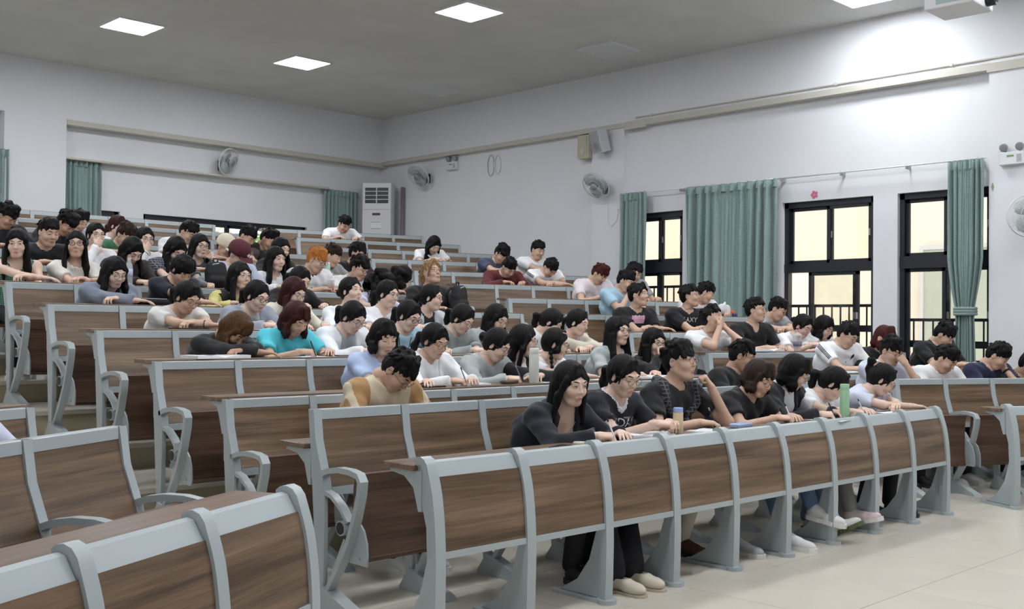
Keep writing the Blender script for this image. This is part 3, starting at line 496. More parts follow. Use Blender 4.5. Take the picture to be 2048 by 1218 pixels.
curtain('teal curtain on the back wall next to the wide pier', 6.21, 6.75, 1.85, 3.70, YB+RECB-.02, 'x', seed=9, pl=.075)
curtain('teal curtain on the back wall half behind the air conditioner', 10.66, 11.38, 1.85, 3.68, YB+RECB-.02, 'x', seed=12, pl=.08)
curtain('sliver of teal curtain at the left edge of the view', 4.75, 5.40, 1.85, 3.70, YB+.03, 'x', seed=13, pl=.08)

# ceiling lamps
def ceil_lamp(x, y, lit, label, group=None):
    t = thing('ceiling_light', label, 'ceiling light', (x, y, HC), group=group)
    f = MB(); r = .30
    for lo, hi in (((-r, -r, -.022), (r, -r+.02, .0)), ((-r, r-.02, -.022), (r, r, 0)), ((-r, -r+.02, -.022), (-r+.02, r-.02, 0)), ((r-.02, -r+.02, -.022), (r, r-.02, 0))): f.box(lo, hi)
    f.build('frame', M_WHITE, t)
    d = MB(); d.box((-r+.02, -r+.02, -.016), (r-.02, r-.02, -.004)); d.build('diffuser', M_LAMP if lit else M_UNLIT, t)
lamps = [(8.38, 9.30, 1, 'lit square ceiling lamp nearest the camera, top centre'), (8.42, 12.82, 1, 'lit square ceiling lamp in the middle, further back'),
         (5.92, 12.78, 1, 'lit square ceiling lamp at the left of the ceiling'), (10.88, 12.82, 0, 'unlit square ceiling lamp near the back corner'),
         (10.80, 9.25, 0, 'unlit square ceiling lamp near the side wall'), (10.98, 5.72, 1, 'lit square ceiling lamp cut by the top edge above the right wall')]
for x, y, l, s in lamps: ceil_lamp(x, y, l, s)
hid = 'lit ceiling lamps outside the view'
for x, y in ((8.4, 5.75), (5.9, 5.75), (3.4, 5.75), (5.9, 2.2), (3.4, 9.3), (8.4, 2.2), (3.4, 12.8), (.9, 9.3), (10.9, 2.2), (.9, 2.2), (3.4, 2.2), (5.9, -1.2)): ceil_lamp(x, y, 1, 'lit square ceiling lamp out of view above the benches', hid)

# ------------------------------------------------------------------ wall fixtures
def fan(label, base, wall, aim, R=.215):
    """wall fan: base point on wall, wall normal, aim = direction it blows"""
    t = thing('wall_fan', label, 'fan', base); wn = Vector(wall); aim = Vector(aim).normalized()
    m = MB(); M = wn.to_track_quat('Z', 'Y').to_matrix()
    vs, fs, _ = rbox((-.045, -.08, 0), (.045, .08, .035), .01); m.add([M @ Vector(v) for v in vs], fs); m.build('wall_plate', M_DARK, t)
    hub = wn*.20+Vector((0, 0, .05))
    a = MB(); a.tube([wn*.03+Vector((0, 0, .02)), wn*.10+Vector((0, 0, .0)), hub-aim*.06], .018, 8); a.build('arm', M_WHITE, t, True)
    Q = aim.to_track_quat('Z', 'Y').to_matrix().to_4x4(); Q.translation = hub
    def place(mb):
        mb.v = [tuple(Q @ Vector(v)) for v in mb.v]; return mb
    mo = MB(); mo.lathe([(.01, -.09), (.05, -.08), (.062, -.04), (.062, .0), (.045, .015), (.01, .018)], n=18); place(mo).build('motor', M_WHITE, t, True)
    bl = MB()
    for i in range(3):
        a0 = i*2.094; R2 = Matrix.Rotation(a0, 3, 'Z'); n = 7; vs = []
        for j in range(n):
            r = .03+(.16)*j/(n-1); w = .028+.075*math.sin(math.pi*(j/(n-1))**.8*.9)
            for s in (-1, 1): vs.append(R2 @ Vector((r, s*w+.02*j/n, .045+s*.014)))
        bl.add(vs, [(2*j, 2*j+1, 2*j+3, 2*j+2) for j in range(n-1)])
    blade = place(bl).build('blade_set', mat('pale_grey_blade', (176, 182, 180), .4), t, True); md = blade.modifiers.new('s', 'SOLIDIFY'); md.thickness = .003
    hb = MB(); hb.lathe([(.01, .03), (.034, .032), (.036, .06), (.02, .072), (.005, .075)], n=16); place(hb).build('hub', mat('fan_hub_green', (96, 120, 112), .4), t, True)
    cg = MB()
    for rr, zz in ((R, .04), (R*.98, .055), (R*.75, .085), (R*.45, .105), (.05, .108), (R*.7, -.02), (R*.4, -.04)):
        cg.tube([(rr*math.cos(i/28*6.2832), rr*math.sin(i/28*6.2832), zz) for i in range(28)], .0028 if rr < R*.9 else .006, 5, closed=True)
    for i in range(36):
        c_, s_ = math.cos(i/36*6.2832), math.sin(i/36*6.2832)
        cg.tube([(.05*c_, .05*s_, .108), (R*.5*c_, R*.5*s_, .103), (R*.85*c_, R*.85*s_, .075), (R*c_, R*s_, .045), (R*.8*c_, R*.8*s_, -.005), (.06*c_, .06*s_, -.05)], .0014, 3)
    place(cg).build('cage', M_CAGE, t, True)
    fc = MB(); fc.lathe([(.005, .106), (.05, .106), (.05, .112), (.005, .114)], n=16); place(fc).build('badge', mat('fan_badge', (150, 160, 158), .4), t, True)
    return t
fan('white wall fan on the side wall nearest the back corner', (XW+REC, 14.22, 3.88), (-1, 0, 0), (-.80, -.10, -.55))
fan('white wall fan on the side wall below the two speakers', (XW, 10.14, 3.36), (-1, 0, 0), (-.78, -.08, -.55))
fan('white wall fan with greyish blades on the right pier, cut by the frame', (XW-.03, 4.20, 2.50), (-1, 0, 0), (-.80, -.45, .12), .23)
fan('white wall fan on the back wall between cable duct and curtain rod', (8.72, YB+RECB, 3.88), (0, -1, 0), (.30, -.85, -.25))
def speaker(label, c, size, rot, m):
    t = thing('loudspeaker', label, 'speaker', c); t.rotation_euler = rot
    w, d, h = size; b = MB(); b.add(*rbox((-d/2, -w/2, -h/2), (d/2, w/2, h/2), .012)); b.build('cabinet', m, t)
    g = MB(); g.add(*rbox((-d/2-.008, -w/2+.02, -h/2+.02), (-d/2, w/2-.02, h/2-.02), .003)); g.build('grille', mat('speaker_grille_'+m.name, (176, 178, 180) if m != M_CREAM else (196, 194, 172), .8, bump=.5, bscale=700), t)
    k = MB(); Mx = Matrix.Rotation(-math.pi/2, 4, 'Y')
    k.lathe([(.055, 0), (.055, .004), (.045, .002), (.01, .004)], c=(-d/2-.009, 0, -h*.18), n=18, M=Mx); k.build('cone', M_GREYP if m != M_CREAM else M_TRUNK, t, True)
    a = MB(); a.box((d/2, -.03, -.02), (d/2+(.075 if m != M_CREAM else .005), .03, .02)); a.build('wall_bracket', M_GREYP, t)
speaker('cream loudspeaker hung under the cable duct, left of grey one', (XW+REC-.087, 10.54, 4.00), (.22, .16, .34), (0, 0, 0), M_CREAM)
speaker('light grey loudspeaker tilted downward, right of cream one', (XW-.16, 10.14, 4.03), (.24, .16, .34), (0, -.28, -.25), M_GREYP if False else mat('pale_grey_plastic', (192, 194, 200), .45))
def emergency(label, c):
    t = thing('emergency_light', label, 'emergency light', c)
    b = MB(); b.add(*rbox((-.06, -.13, -.07), (0, .13, .07), .008)); b.build('box', M_WHITE, t)
    for s in (-.075, .075):
        h = MB(); h.cyl((-.03, s, .07), (-.035, s, .10), .01, n=8); Mx = Matrix.Rotation(-1.9, 4, 'Y')
        h.lathe([(.02, -.03), (.042, 0), (.045, .025), (.038, .03), (.01, .026)], c=(-.045, s*1.1, .125), n=16, M=Mx); h.build('lamp_head', M_GREYP, t, True)
    g = MB(); g.box((-.063, -.02, .018), (-.06, .05, .036)); g.build('green_label', mat('green_print', (120, 150, 90), .6), t)
    g = MB(); g.box((-.063, -.1, -.04), (-.06, -.05, .04)); g.build('printed_label', mat('grey_print', (176, 176, 180), .6), t)
    g = MB(); g.box((-.062, -.125, -.066), (-.06, .125, -.060)); g.build('lower_lip', M_GREYP, t)
emergency('twin-head white emergency lamp on the right pier above the fan', (XW-.03, 4.44, 3.20))
emergency('twin-head white emergency lamp under the duct near the back corner', (XW+REC, 13.58, 4.03))
t = thing('cable_coil', 'loops of white cable hanging from the duct on side wall', 'cable', (XW+REC-.012, 12.66, 4.15))
for dy, rx, rz in ((0, .075, .17), (-.16, .07, .15)):
    m = MB(); m.tube([(0, dy+rx*math.sin(i/24*6.2832), -.2-rz*math.cos(i/24*6.2832)) for i in range(24)], .009, 6, closed=True); m.build('cable_loop', M_TRUNK if dy == 0 else M_WHITE, t, True)
t = thing('wall_socket', 'small white wall socket with thin cord under the second fan', 'socket', (XW, 9.90, 3.08))
m = MB(); m.add(*rbox((-.02, -.03, -.04), (0, .03, .04), .005)); m.build('plate', M_WHITE, t)
m = MB(); m.tube([(-.008, 0, -.03), (-.012, .04, -.2), (-.008, .14, -.28), (-.008, .2, -.2), (-.008, .2, .2)], .004, 5); m.build('cord', M_WHITE, t, True)
t = thing('paper_flower', 'small pink paper flower stuck above the second side window', 'decoration', (XW+REC, 6.86, 3.02))
m = MB()
for i in range(5): m.cyl((-.006, .03*math.cos(i*1.257), .03*math.sin(i*1.257)), (-.001, .03*math.cos(i*1.257), .03*math.sin(i*1.257)), .022, n=8)
m.build('petals', mat('pink_paper', (222, 120, 150), .7), t)
t = thing('paper_leaf', 'small green paper scrap taped on the right pier', 'decoration', (XW-.03, 4.66, 2.92))
m = MB(); m.add([(-.004, 0, .05), (-.004, .018, 0), (-.004, 0, -.05), (-.004, -.016, 0)], [(0, 1, 2, 3)]); o = m.build('leaf', mat('dull_green_paper', (150, 165, 130), .8), t); md = o.modifiers.new('s', 'SOLIDIFY'); md.thickness = .002

# floor standing air conditioner in the back corner
t = thing('air_conditioner', 'tall white floor-standing air conditioner in the back corner', 'air conditioner', (11.25, 15.20, LV(12)), math.radians(-50))
AH = 3.83-LV(12); W_ = .51
m = MB(); m.add(*rbox((0, 0, 0), (W_, .33, AH), .015)); m.build('cabinet', M_WHITE, t)
m = MB(); m.box((.05, -.004, AH-.36), (W_-.05, .0, AH-.09)); m.build('outlet', M_DARK, t)
for i in range(3):
    m = MB(); z = AH-.30+i*.07; m.box((.05, -.014, z), (W_-.05, -.004, z+.012)); m.build('louvre', M_WHITE, t)
m = MB(); m.box((W_/2-.008, -.016, AH-.36), (W_/2+.008, -.004, AH-.09)); m.build('divider', M_WHITE, t)
m = MB(); m.box((.18, -.006, AH-.57), (.32, 0, AH-.53)); m.build('display', mat('dark_red_display', (62, 30, 34), .3), t)
m = MB(); m.box((.16, -.004, AH-.80), (.34, 0, AH-.69)); m.build('notice', M_PAPER, t)
for z in (AH-.69, AH-.80):
    m = MB(); m.box((.16, -.006, z-.004), (.33, -.004, z+.004)); m.build('notice_line', M_GREYP, t)
m = MB(); m.box((.04, -.003, AH-1.02), (.10, 0, AH-.90)); m.build('sticker', mat('grey_print2', (170, 172, 180), .6), t)
m = MB(); m.box((.015, -.003, AH-.47), (W_-.015, 0, AH-.465)); m.build('seam', M_GREYP, t)
t = tag(MB().cyl((XW+.03, 14.86, 1.9), (XW+.03, 14.86, 3.78), .035, n=10).build('wall_strip', mat('dull_brown_strip', (128, 118, 122), .6), None, True), 'brownish strip running up the side wall beside the air conditioner', 'pipe')  # dark upright strip beside the air conditioner, built as a thin cylinder

# projector hanging near the right wall
t = thing('projector', 'white ceiling projector cut by the top edge of the view', 'projector', (8.47, 3.61, 3.90)); t.rotation_euler = (0, 0, math.radians(1))
m = MB(); m.add(*rbox((-.195, -.195, 0), (.195, .195, .14), .012)); m.build('case', M_WHITE, t)
m = MB(); m.lathe([(.005, .0), (.055, .0), (.055, .06), (.045, .07), (.03, .05), (.005, .05)], c=(.07, -.195, .07), n=20, M=Matrix.Rotation(math.pi/2, 4, 'X')); m.build('lens', M_DARK, t, True)
m = MB(); m.box((-.199, -.14, .03), (-.195, .10, .11)); m.build('vent_grille', mat('pale_grey_vent', (168, 186, 182), .6), t)
m = MB(); m.cyl((0, 0, .14), (0, 0, HC-3.90), .02, n=10); m.build('mount_pole', M_WHITE, t, True)
# ------------------------------------------------------------------ bench rows
# seat post (side outline in y,z; front is -y)
b = MB(); PW = .046
b.prism([(0, .955), (-.03, .70), (-.06, .40), (-.10, .02), (-.145, .02), (-.150, .40), (-.150, .55), (-.125, .645), (-.07, .80), (-.045, .955)], .002, .016)
b.strip([(-.034, .952), (-.058, .80), (-.115, .645), (-.142, .545)], 0, PW, .024)
b.prism([(-.02, .9), (-.03, .62), (-.05, .62), (-.04, .9)], .0035, PW-.002)
b.prism([(-.08, .55), (-.10, .02), (-.125, .02), (-.12, .55)], .005, PW-.004)
b.prism([(-.06, .0), (-.06, .02), (-.13, .12), (-.19, .10), (-.42, .022), (-.44, .0)], -.012, PW+.012)
SEATPOST = b.mesh('post', M_METAL, True, 35)
b = MB()
b.strip([(-.10, .645), (-.17, .668), (-.25, .680), (-.34, .679), (-.405, .668), (-.425, .64), (-.418, .58), (-.385, .47), (-.34, .36), (-.27, .24), (-.18, .11), (-.14, .05)], 0, PW, .026)
b.strip([(-.13, .565), (-.20, .548), (-.27, .505), (-.33, .44)], .002, PW-.002, .020)
b.strip([(-.30, .36), (-.235, .24), (-.165, .10)], .012, PW-.012, .012)
b.cyl((-.006, -.292, .412), (PW+.004, -.292, .412), .036, n=16)
b.cyl((-.009, -.292, .412), (-.004, -.292, .412), .029, n=16, mi=1)
ARM = b.mesh('armrest', [M_METAL, M_DARK], True, 35)
# front desk post (curved, with flared rear web)
FP = [(.012, .774), (.0, .784), (-.016, .787), (-.034, .780), (-.048, .762), (-.062, .72), (-.075, .68), (-.086, .64), (-.095, .59), (-.102, .54), (-.108, .48), (-.112, .42), (-.115, .30), (-.112, .12), (-.108, .0)]
b = MB(); b.strip(FP, 0, .056, .034)
b.prism([(0, .785), (-.04, .775), (-.10, .50), (-.11, .02), (-.075, .02), (-.05, .50), (.03, .74), (.03, .785)], .012, .044)
b.prism([(-.07, .42), (-.04, .33), (.0, .20), (.08, .09), (.20, .02), (-.09, .02)], .020, .032)
b.box((-.01, -.13, 0), (.066, .23, .016)); b.cyl((.028, -.115, 0), (.028, -.115, .022), .05, n=14)
FRONTPOST = b.mesh('post', M_METAL, True, 40)
def curve_panel(path, L, t, name, m):
    b = MB(); b.strip(path, 0, L, t); return b.mesh(name, m, True, 40)
def seat_panel(W):
    b = MB(); vs = []
    path = [(-.005, -.20), (.012, -.19), (.018, -.12), (.018, .05), (.012, .15), (-.002, .215)]
    b.strip(path, 0, W, .024); return b.mesh('seat', M_SEAT, True, 40)
b = MB()
arc = [(.03+.0, -.205)]+[(-.10+.0, -.205)]+[(-.105+.0, -.16), (-.10, -.10), (-.075, -.04), (-.03, .0), (.02, .015)]
b.prism(arc, 0, .010)
for z, y in ((-.175, -.05), (-.03, -.0)): b.cyl((-.003, y, z), (0, y, z), .007, n=8, mi=1)
for z, y in ((-.175, -.05), (-.03, -.0)): b.cyl((.010, y, z), (.013, y, z), .007, n=8, mi=1)
BRK = b.mesh('seat_bracket', [M_METAL, M_GREYP])
b = MB(); b.prism([(.0, .60), (.005, .72), (.03, .742), (.235, .742), (.235, .758), (0, .758)], 0, .03); DBRK = {}
def desk_bracket(zd):
    if zd not in DBRK:
        b = MB(); b.prism([(-.02, zd-.20), (-.0, zd-.20), (.035, zd-.10), (.10 if zd < .9 else .06, zd-.055), (.20 if zd < .9 else .13, zd-.042), (.20 if zd < .9 else .13, zd-.026), (-.02, zd-.026)], .006, .034); DBRK[zd] = b.mesh('desk_bracket', M_METAL)
    return DBRK[zd]
PAN = {}
BENCH = {}
def bench(block, k, P0, th, w, n, occupied, label, front=False, deskz=None, armrest=True):
    z0 = LV(k); t = thing('bench_row', label, 'bench', (P0[0], P0[1], z0), th)
    BENCH[(block, k)] = t
    key = (round(w, 3), front)
    if key not in PAN:
        L = w-.05
        if front: PAN[key] = (curve_panel([(-.062, .715), (-.084, .64), (-.100, .54), (-.110, .42), (-.110, .398)], L, .014, 'front_panel', M_WOOD),)
        else:
            PAN[key] = (curve_panel([(-.034, .915), (-.056, .80), (-.110, .655), (-.136, .585)], L, .012, 'backrest', M_WOOD), seat_panel(L-.02))
    for i in range(n+1):
        p = link_mesh('post', FRONTPOST if front else SEATPOST, t, (i*w, 0, 0))
        if not front and armrest: link_mesh('armrest', ARM, p)
        if deskz: link_mesh('desk_bracket', desk_bracket(deskz), p)
    rail = MB()
    for i in range(n):
        x0, x1 = i*w+.050, (i+1)*w-.004
        if front: rail.prism([(-.065, .712), (-.028, .776), (-.005, .783), (.02, .775), (.02, .765), (-.045, .712)], x0+.004, x1)
        else: rail.prism([(-.046, .905), (-.042, .950), (-.038, .954), (.0, .954), (.0, .925), (-.02, .905)], x0-.006, x1)
    rail.build('top_rail', M_METAL, t)
    low = MB()
    for i in range(n):
        x0, x1 = i*w+.048, (i+1)*w-.002
        if front: low.prism([(-.125, .372), (-.125, .400), (-.095, .400), (-.095, .372)], x0, x1)
        else: low.prism([(-.150, .545), (-.146, .585), (-.120, .585), (-.125, .545)], x0, x1)
    low.build('lower_rail', M_METAL, t)
    for i in range(n):
        link_mesh('front_panel' if front else 'backrest', PAN[key][0], t, (i*w+.048, 0, 0))
        if not front:
            down = i in occupied
            s = link_mesh('seat', PAN[key][1], t, (i*w+.058, -.33, .45))
            for xx in (-.012, w-.070): link_mesh('seat_bracket', BRK, s, (xx, -.0, 0))
            if down: s.rotation_euler = (math.radians(-86), 0, 0); s.location.z = .455; s.location.y = -.30
    if deskz:
        d = MB(); d.add(*rbox((-.014, .012, deskz-.026), (n*w+.060, .23 if deskz < .9 else .21, deskz), .004)); d.build('desk_top', M_DESK, t)
    return t

ORD = ['front', 'second', 'third', 'fourth', 'fifth', 'sixth', 'seventh', 'eighth', 'ninth', 'tenth', 'eleventh', 'twelfth', 'thirteenth']
OCC = {}
for p in PEOPLE: OCC.setdefault((p['b'], p['k']), []).append(p['u'])
def occ(b, k, w): return {int(u/w) for u in OCC.get((b, k), [])}
for k in range(0, 13):
    x, y, th, w, n = row_m(k)
    dz = .785 if k < 2 else .965
    if k == 0: bench('M', 0, (x, y), th, w, n, set(), 'curved front desk with nine wooden panels, middle block', True, .765)
    else: bench('M', k, (x, y), th, w, n, occ('M', k, w), ORD[k]+' wood and grey bench row of the middle block, counted from the front desk', deskz=dz)
    if k >= 1:
        x, y, th, w, n = row_r(k); n2 = n
        if k <= 2: n2 = 6
        bench('R', k, (x, y), th, w, n2, occ('R', k, w), ORD[k]+' wood and grey bench row of the block by the windows', deskz=dz)
bench('R', 0, (8.66, 3.34), math.radians(-27), .52, 6, set(), 'curved front desk of the window-side block, cut by right edge', True, .765)
def left_row(ex, ey, deg, w, n): a = math.radians(deg); return (ex-n*w*math.cos(a), ey-n*w*math.sin(a)), a
q, a = left_row(2.10, 3.29, 26.5, .545, 5); bench('L', 0, q, a, .545, 5, set(), 'curved front desk of the left block, nearest the camera', True, .765)
q, a = left_row(1.90, 4.24, 30, .55, 5); bench('L', 1, q, a, .55, 5, set(), 'second bench row of the left block, behind the nearest desk', deskz=.785)
q, a = left_row(1.97, 5.40, 24, .55, 5); bench('L', 2, q, a, .55, 5, {3}, 'third bench row of the left block, mostly outside the view', deskz=.965)
# ------------------------------------------------------------------ people: signed-distance bodies turned into meshes
def smin(a, b, k):
    h = np.clip(.5+.5*(b-a)/k, 0, 1); return b+(a-b)*h-k*h*(1-h)
class Grid:
    def __init__(s, lo, hi, res):
        s.lo = np.array(lo, np.float32); s.res = res; s.n = np.ceil((np.array(hi)-np.array(lo))/res).astype(int)+1
        s.ax = [(s.lo[i]+np.arange(s.n[i])*res).astype(np.float32) for i in range(3)]
    def new(s): return np.full(s.n, 9.0, np.float32)
    def blk(s, lo, hi, m):
        sl = []
        for i in range(3):
            a = int(max(0, math.floor((lo[i]-m-s.lo[i])/s.res))); b_ = int(min(s.n[i], math.ceil((hi[i]+m-s.lo[i])/s.res)+1))
            if b_ <= a: return None
            sl.append(slice(a, b_))
        return tuple(sl), [s.ax[0][sl[0]][:, None, None], s.ax[1][sl[1]][None, :, None], s.ax[2][sl[2]][None, None, :]]
    def cap(s, V, a, b, r0, r1=None, k=.02, sub=False, flat=None):
        r1 = r0 if r1 is None else r1; R = max(r0, r1); a = np.array(a, float); b = np.array(b, float)
        q = s.blk(np.minimum(a, b)-R, np.maximum(a, b)+R, .05 if not sub else .03)
        if q is None: return
        sl, (X, Y, Z) = q; ba = b-a; L2 = max(1e-9, float(ba@ba))
        px, py, pz = X-a[0], Y-a[1], Z-a[2]
        h = np.clip((px*ba[0]+py*ba[1]+pz*ba[2])/L2, 0, 1)
        d = np.sqrt((px-ba[0]*h)**2+(py-ba[1]*h)**2+(pz-ba[2]*h)**2)-(r0+(r1-r0)*h)
        V[sl] = smin(V[sl], d, k) if not sub else -smin(-V[sl], d, k)
    def ell(s, V, c, r, k=.02, sub=False, R=None):
        c = np.array(c, float); r = np.array(r, float); m = max(r)
        q = s.blk(c-(m if R is not None else r), c+(m if R is not None else r), .05 if not sub else .03)
        if q is None: return
        sl, (X, Y, Z) = q; x, y, z = X-c[0], Y-c[1], Z-c[2]
        if R is not None:
            x, y, z = x*R[0, 0]+y*R[1, 0]+z*R[2, 0], x*R[0, 1]+y*R[1, 1]+z*R[2, 1], x*R[0, 2]+y*R[1, 2]+z*R[2, 2]
        k0 = np.sqrt((x/r[0])**2+(y/r[1])**2+(z/r[2])**2); k1 = np.sqrt((x/r[0]**2)**2+(y/r[1]**2)**2+(z/r[2]**2)**2)+1e-6
        d = k0*(k0-1)/k1
        V[sl] = smin(V[sl], d, k) if not sub else -smin(-V[sl], d, k)
CORN = np.array([(i, j, k) for i in (0, 1) for j in (0, 1) for k in (0, 1)])
EDG = [(a, b) for a in range(8) for b in range(a+1, 8) if np.abs(CORN[a]-CORN[b]).sum() == 1]
def nets(V, lo, res):
    I = V < 0; c = [I[i:I.shape[0]-1+i, j:I.shape[1]-1+j, k:I.shape[2]-1+k] for i, j, k in CORN]
    s = sum(x.astype(np.int8) for x in c); mix = (s > 0) & (s < 8); idx = -np.ones(mix.shape, np.int64)
    P = np.argwhere(mix)
    if len(P) == 0: return np.zeros((0, 3)), np.zeros((0, 4), int)
    idx[mix] = np.arange(len(P))
    vc = np.stack([V[P[:, 0]+i, P[:, 1]+j, P[:, 2]+k] for i, j, k in CORN], 1).astype(np.float64)
    acc = np.zeros((len(P), 3)); cnt = np.zeros(len(P))
    for a, b_ in EDG:
        va, vb = vc[:, a], vc[:, b_]; m = (va < 0) != (vb < 0); t = np.where(m, va/np.where(m, va-vb, 1), 0)
        acc += np.where(m[:, None], CORN[a]+(CORN[b_]-CORN[a])*t[:, None], 0); cnt += m
    v = (P+acc/cnt[:, None])*res+np.array(lo); F = []
    for ax in range(3):
        o = [q for q in range(3) if q != ax]; A = [slice(1, -1)]*3; B_ = [slice(1, -1)]*3; A[ax] = slice(0, -1); B_[ax] = slice(1, None)
        a = I[tuple(A)]; b_ = I[tuple(B_)]; d = np.argwhere(a != b_); inside = a[tuple(d.T)]
        if len(d) == 0: continue
        base = d.copy(); base[:, o[0]] += 1; base[:, o[1]] += 1
        def cell(da, db):
            q = base.copy(); q[:, o[0]] += da; q[:, o[1]] += db; return idx[q[:, 0], q[:, 1], q[:, 2]]
        f = np.stack([cell(-1, -1), cell(0, -1), cell(0, 0), cell(-1, 0)], 1)
        flip = inside if ax != 1 else ~inside
        f = np.where(flip[:, None], f, f[:, ::-1]); F.append(f)
    F = np.concatenate(F); F = F[(F >= 0).all(1)]
    return v, F
def np_mesh(name, V, F, mats, mi=None, smooth=True):
    me = bpy.data.meshes.new(name); V = np.asarray(V, np.float32); F = np.asarray(F, np.int32)
    me.vertices.add(len(V)); me.vertices.foreach_set('co', V.ravel()); n = F.shape[1]
    me.loops.add(F.size); me.loops.foreach_set('vertex_index', F.ravel())
    me.polygons.add(len(F)); me.polygons.foreach_set('loop_start', np.arange(len(F), dtype=np.int32)*n); me.polygons.foreach_set('loop_total', np.full(len(F), n, np.int32))
    for m in (mats if isinstance(mats, (list, tuple)) else [mats]): me.materials.append(m)
    if mi is not None: me.polygons.foreach_set('material_index', np.asarray(mi, np.int32))
    me.update(calc_edges=True)
    if smooth: me.shade_smooth()
    return me
def xf(V, R, t): return V @ np.array(R).T+np.array(t)
def Rm(yaw=0, pitch=0, roll=0):
    return np.array(Matrix.Rotation(math.radians(-yaw), 3, 'Z') @ Matrix.Rotation(math.radians(pitch), 3, 'X') @ Matrix.Rotation(math.radians(roll), 3, 'Y'))

# head template (faces -y, origin at the head centre)
def head_field(G, sex):
    V = G.new(); w = 1.0 if sex == 'm' else .96
    G.ell(V, (0, .015, .03), (.074*w, .090, .086)); G.ell(V, (0, -.018, -.035), (.056*w, .066, .074), .035)
    jw = .014 if sex == 'f' else .02
    G.cap(V, (-jw, -.053, -.092), (jw, -.053, -.092), .019 if sex == 'f' else .021, None, .03)
    for s in (-1, 1):
        G.cap(V, (s*.050*w, .01, -.05), (s*.024*w, -.045, -.088), .014 if sex == 'm' else .011, None, .03)
        G.ell(V, (s*.036, -.056, -.028), (.026, .026, .026), .025)
        G.ell(V, (s*.031, -.094, .008), (.018, .016, .011), .014, sub=True)
        G.ell(V, (s*.031, -.072, .006), (.017, .012, .0105), .006)
        G.cap(V, (s*.016, -.078, .028), (s*.046, -.068, .027), .008, None, .016)
        G.ell(V, (s*.074*w, .012, -.006), (.008, .019, .030), .008); G.ell(V, (s*.082*w, .008, -.004), (.005, .013, .020), .008, sub=True)
        G.ell(V, (s*.010, -.091, -.027), (.007, .008, .006), .006)
    G.cap(V, (0, -.082, .010), (0, -.096, -.022), .0055, .009 if sex == 'f' else .010, .012)
    G.cap(V, (-.016, -.082, -.057), (.016, -.082, -.057), .0058, None, .006); G.cap(V, (-.013, -.081, -.067), (.013, -.081, -.067), .0062, None, .006)
    G.ell(V, (0, -.094, -.0615), (.024, .006, .0022), .004, sub=True)
    G.cap(V, (0, .02, -.05), (0, .04, -.12), .046 if sex == 'f' else .052, None, .03)
    return V
HEADS = {}; FACE = {}
for sex in 'fm':
    for q, res in (('n', .0042), ('f', .0068)):
        G = Grid((-.10, -.13, -.135), (.10, .125, .13), res); V = head_field(G, sex); HEADS[sex+q] = nets(V, G.lo, res)
        if q == 'n':
            FACE[sex] = BVHTree.FromPolygons([tuple(v) for v in HEADS[sex+q][0]], [tuple(f) for f in HEADS[sex+q][1]])
def fy(sex, x, z):
    h = FACE[sex].ray_cast(Vector((x, -.3, z)), Vector((0, 1, 0))); return h[0].y if h[0] else -.08
M_EYE = mat('eye_dark', (28, 20, 18), .25); M_EYEW = mat('eye_white', (200, 192, 186), .35); M_LIP = {s: mat('lips_'+s, (188, 122, 112) if s == 'f' else (168, 110, 98), .5) for s in 'fm'}
def ribbon(sex, pts, h, off=.0012):
    """thin raised strip on the face through (x,z) points with half-heights h"""
    vs = []; fs = []; n = len(pts)
    for (x, z), hh in zip(pts, h):
        for dz, o in ((hh, 0), (hh*.5, off), (-hh*.5, off), (-hh, 0)): vs.append((x, fy(sex, x, z+dz)-o-.0004, z+dz))
    for i in range(n-1):
        for j in range(3): fs.append((4*i+j, 4*i+j+1, 4*i+j+5, 4*i+j+4))
    return vs, fs
FEAT = {}
for sex in 'fm':
    for s in (-1, 1):
        b = MB(); xs = np.linspace(.015, .049, 7); v, f = ribbon(sex, [(s*x, .0285+.004*math.sin((x-.015)/.034*2.4)) for x in xs], [.0018, .0026, .003, .003, .0027, .002, .0008], .0018); b.add(v, f); FEAT[sex+'brow'+str(s)] = b
    for st in ('open', 'down'):
        for s in (-1, 1):
            b = MB(); xs = np.linspace(.0175, .0445, 9)
            if st == 'open':
                pts = [(s*x, .0075) for x in xs]; hh = [.0006+.0048*math.sin(math.pi*(x-.0175)/.027)**.8 for x in xs]; v, f = ribbon(sex, pts, hh, .0008); b.add(v, f, 1)
                pts = [(s*x, .0076) for x in np.linspace(.0262, .0358, 5)]; v, f = ribbon(sex, pts, [.0022, .0042, .0046, .0042, .0022], .0016); b.add(v, f, 0)
                v, f = ribbon(sex, [(s*x, .0080+.0048*math.sin(math.pi*(x-.0175)/.027)) for x in xs], [.0012]*9, .0018); b.add(v, f, 0)
            else:
                v, f = ribbon(sex, [(s*x, .0035-.0022*math.sin(math.pi*(x-.0175)/.027)) for x in xs], [.0006, .0013, .0017, .0018, .0018, .0018, .0017, .0013, .0006], .0016); b.add(v, f, 0)
            FEAT[sex+st+str(s)] = b
    b = MB(); xs = np.linspace(-.019, .019, 9)
    v, f = ribbon(sex, [(x, -.0575+.001*math.cos(x*200)) for x in xs], [.0005+.0028*math.cos(x/.019*1.45) for x in xs], .0012); b.add(v, f)
    v, f = ribbon(sex, [(x, -.0650) for x in xs], [.0005+.0034*math.cos(x/.019*1.45) for x in xs], .0014); b.add(v, f); FEAT[sex+'lips'] = b
FM = {}
def feat_mesh(key, mats, nm):
    k = (key, tuple(m.name for m in mats))
    if k not in FM: FM[k] = FEAT[key].mesh(nm, mats, True)
    return FM[k]
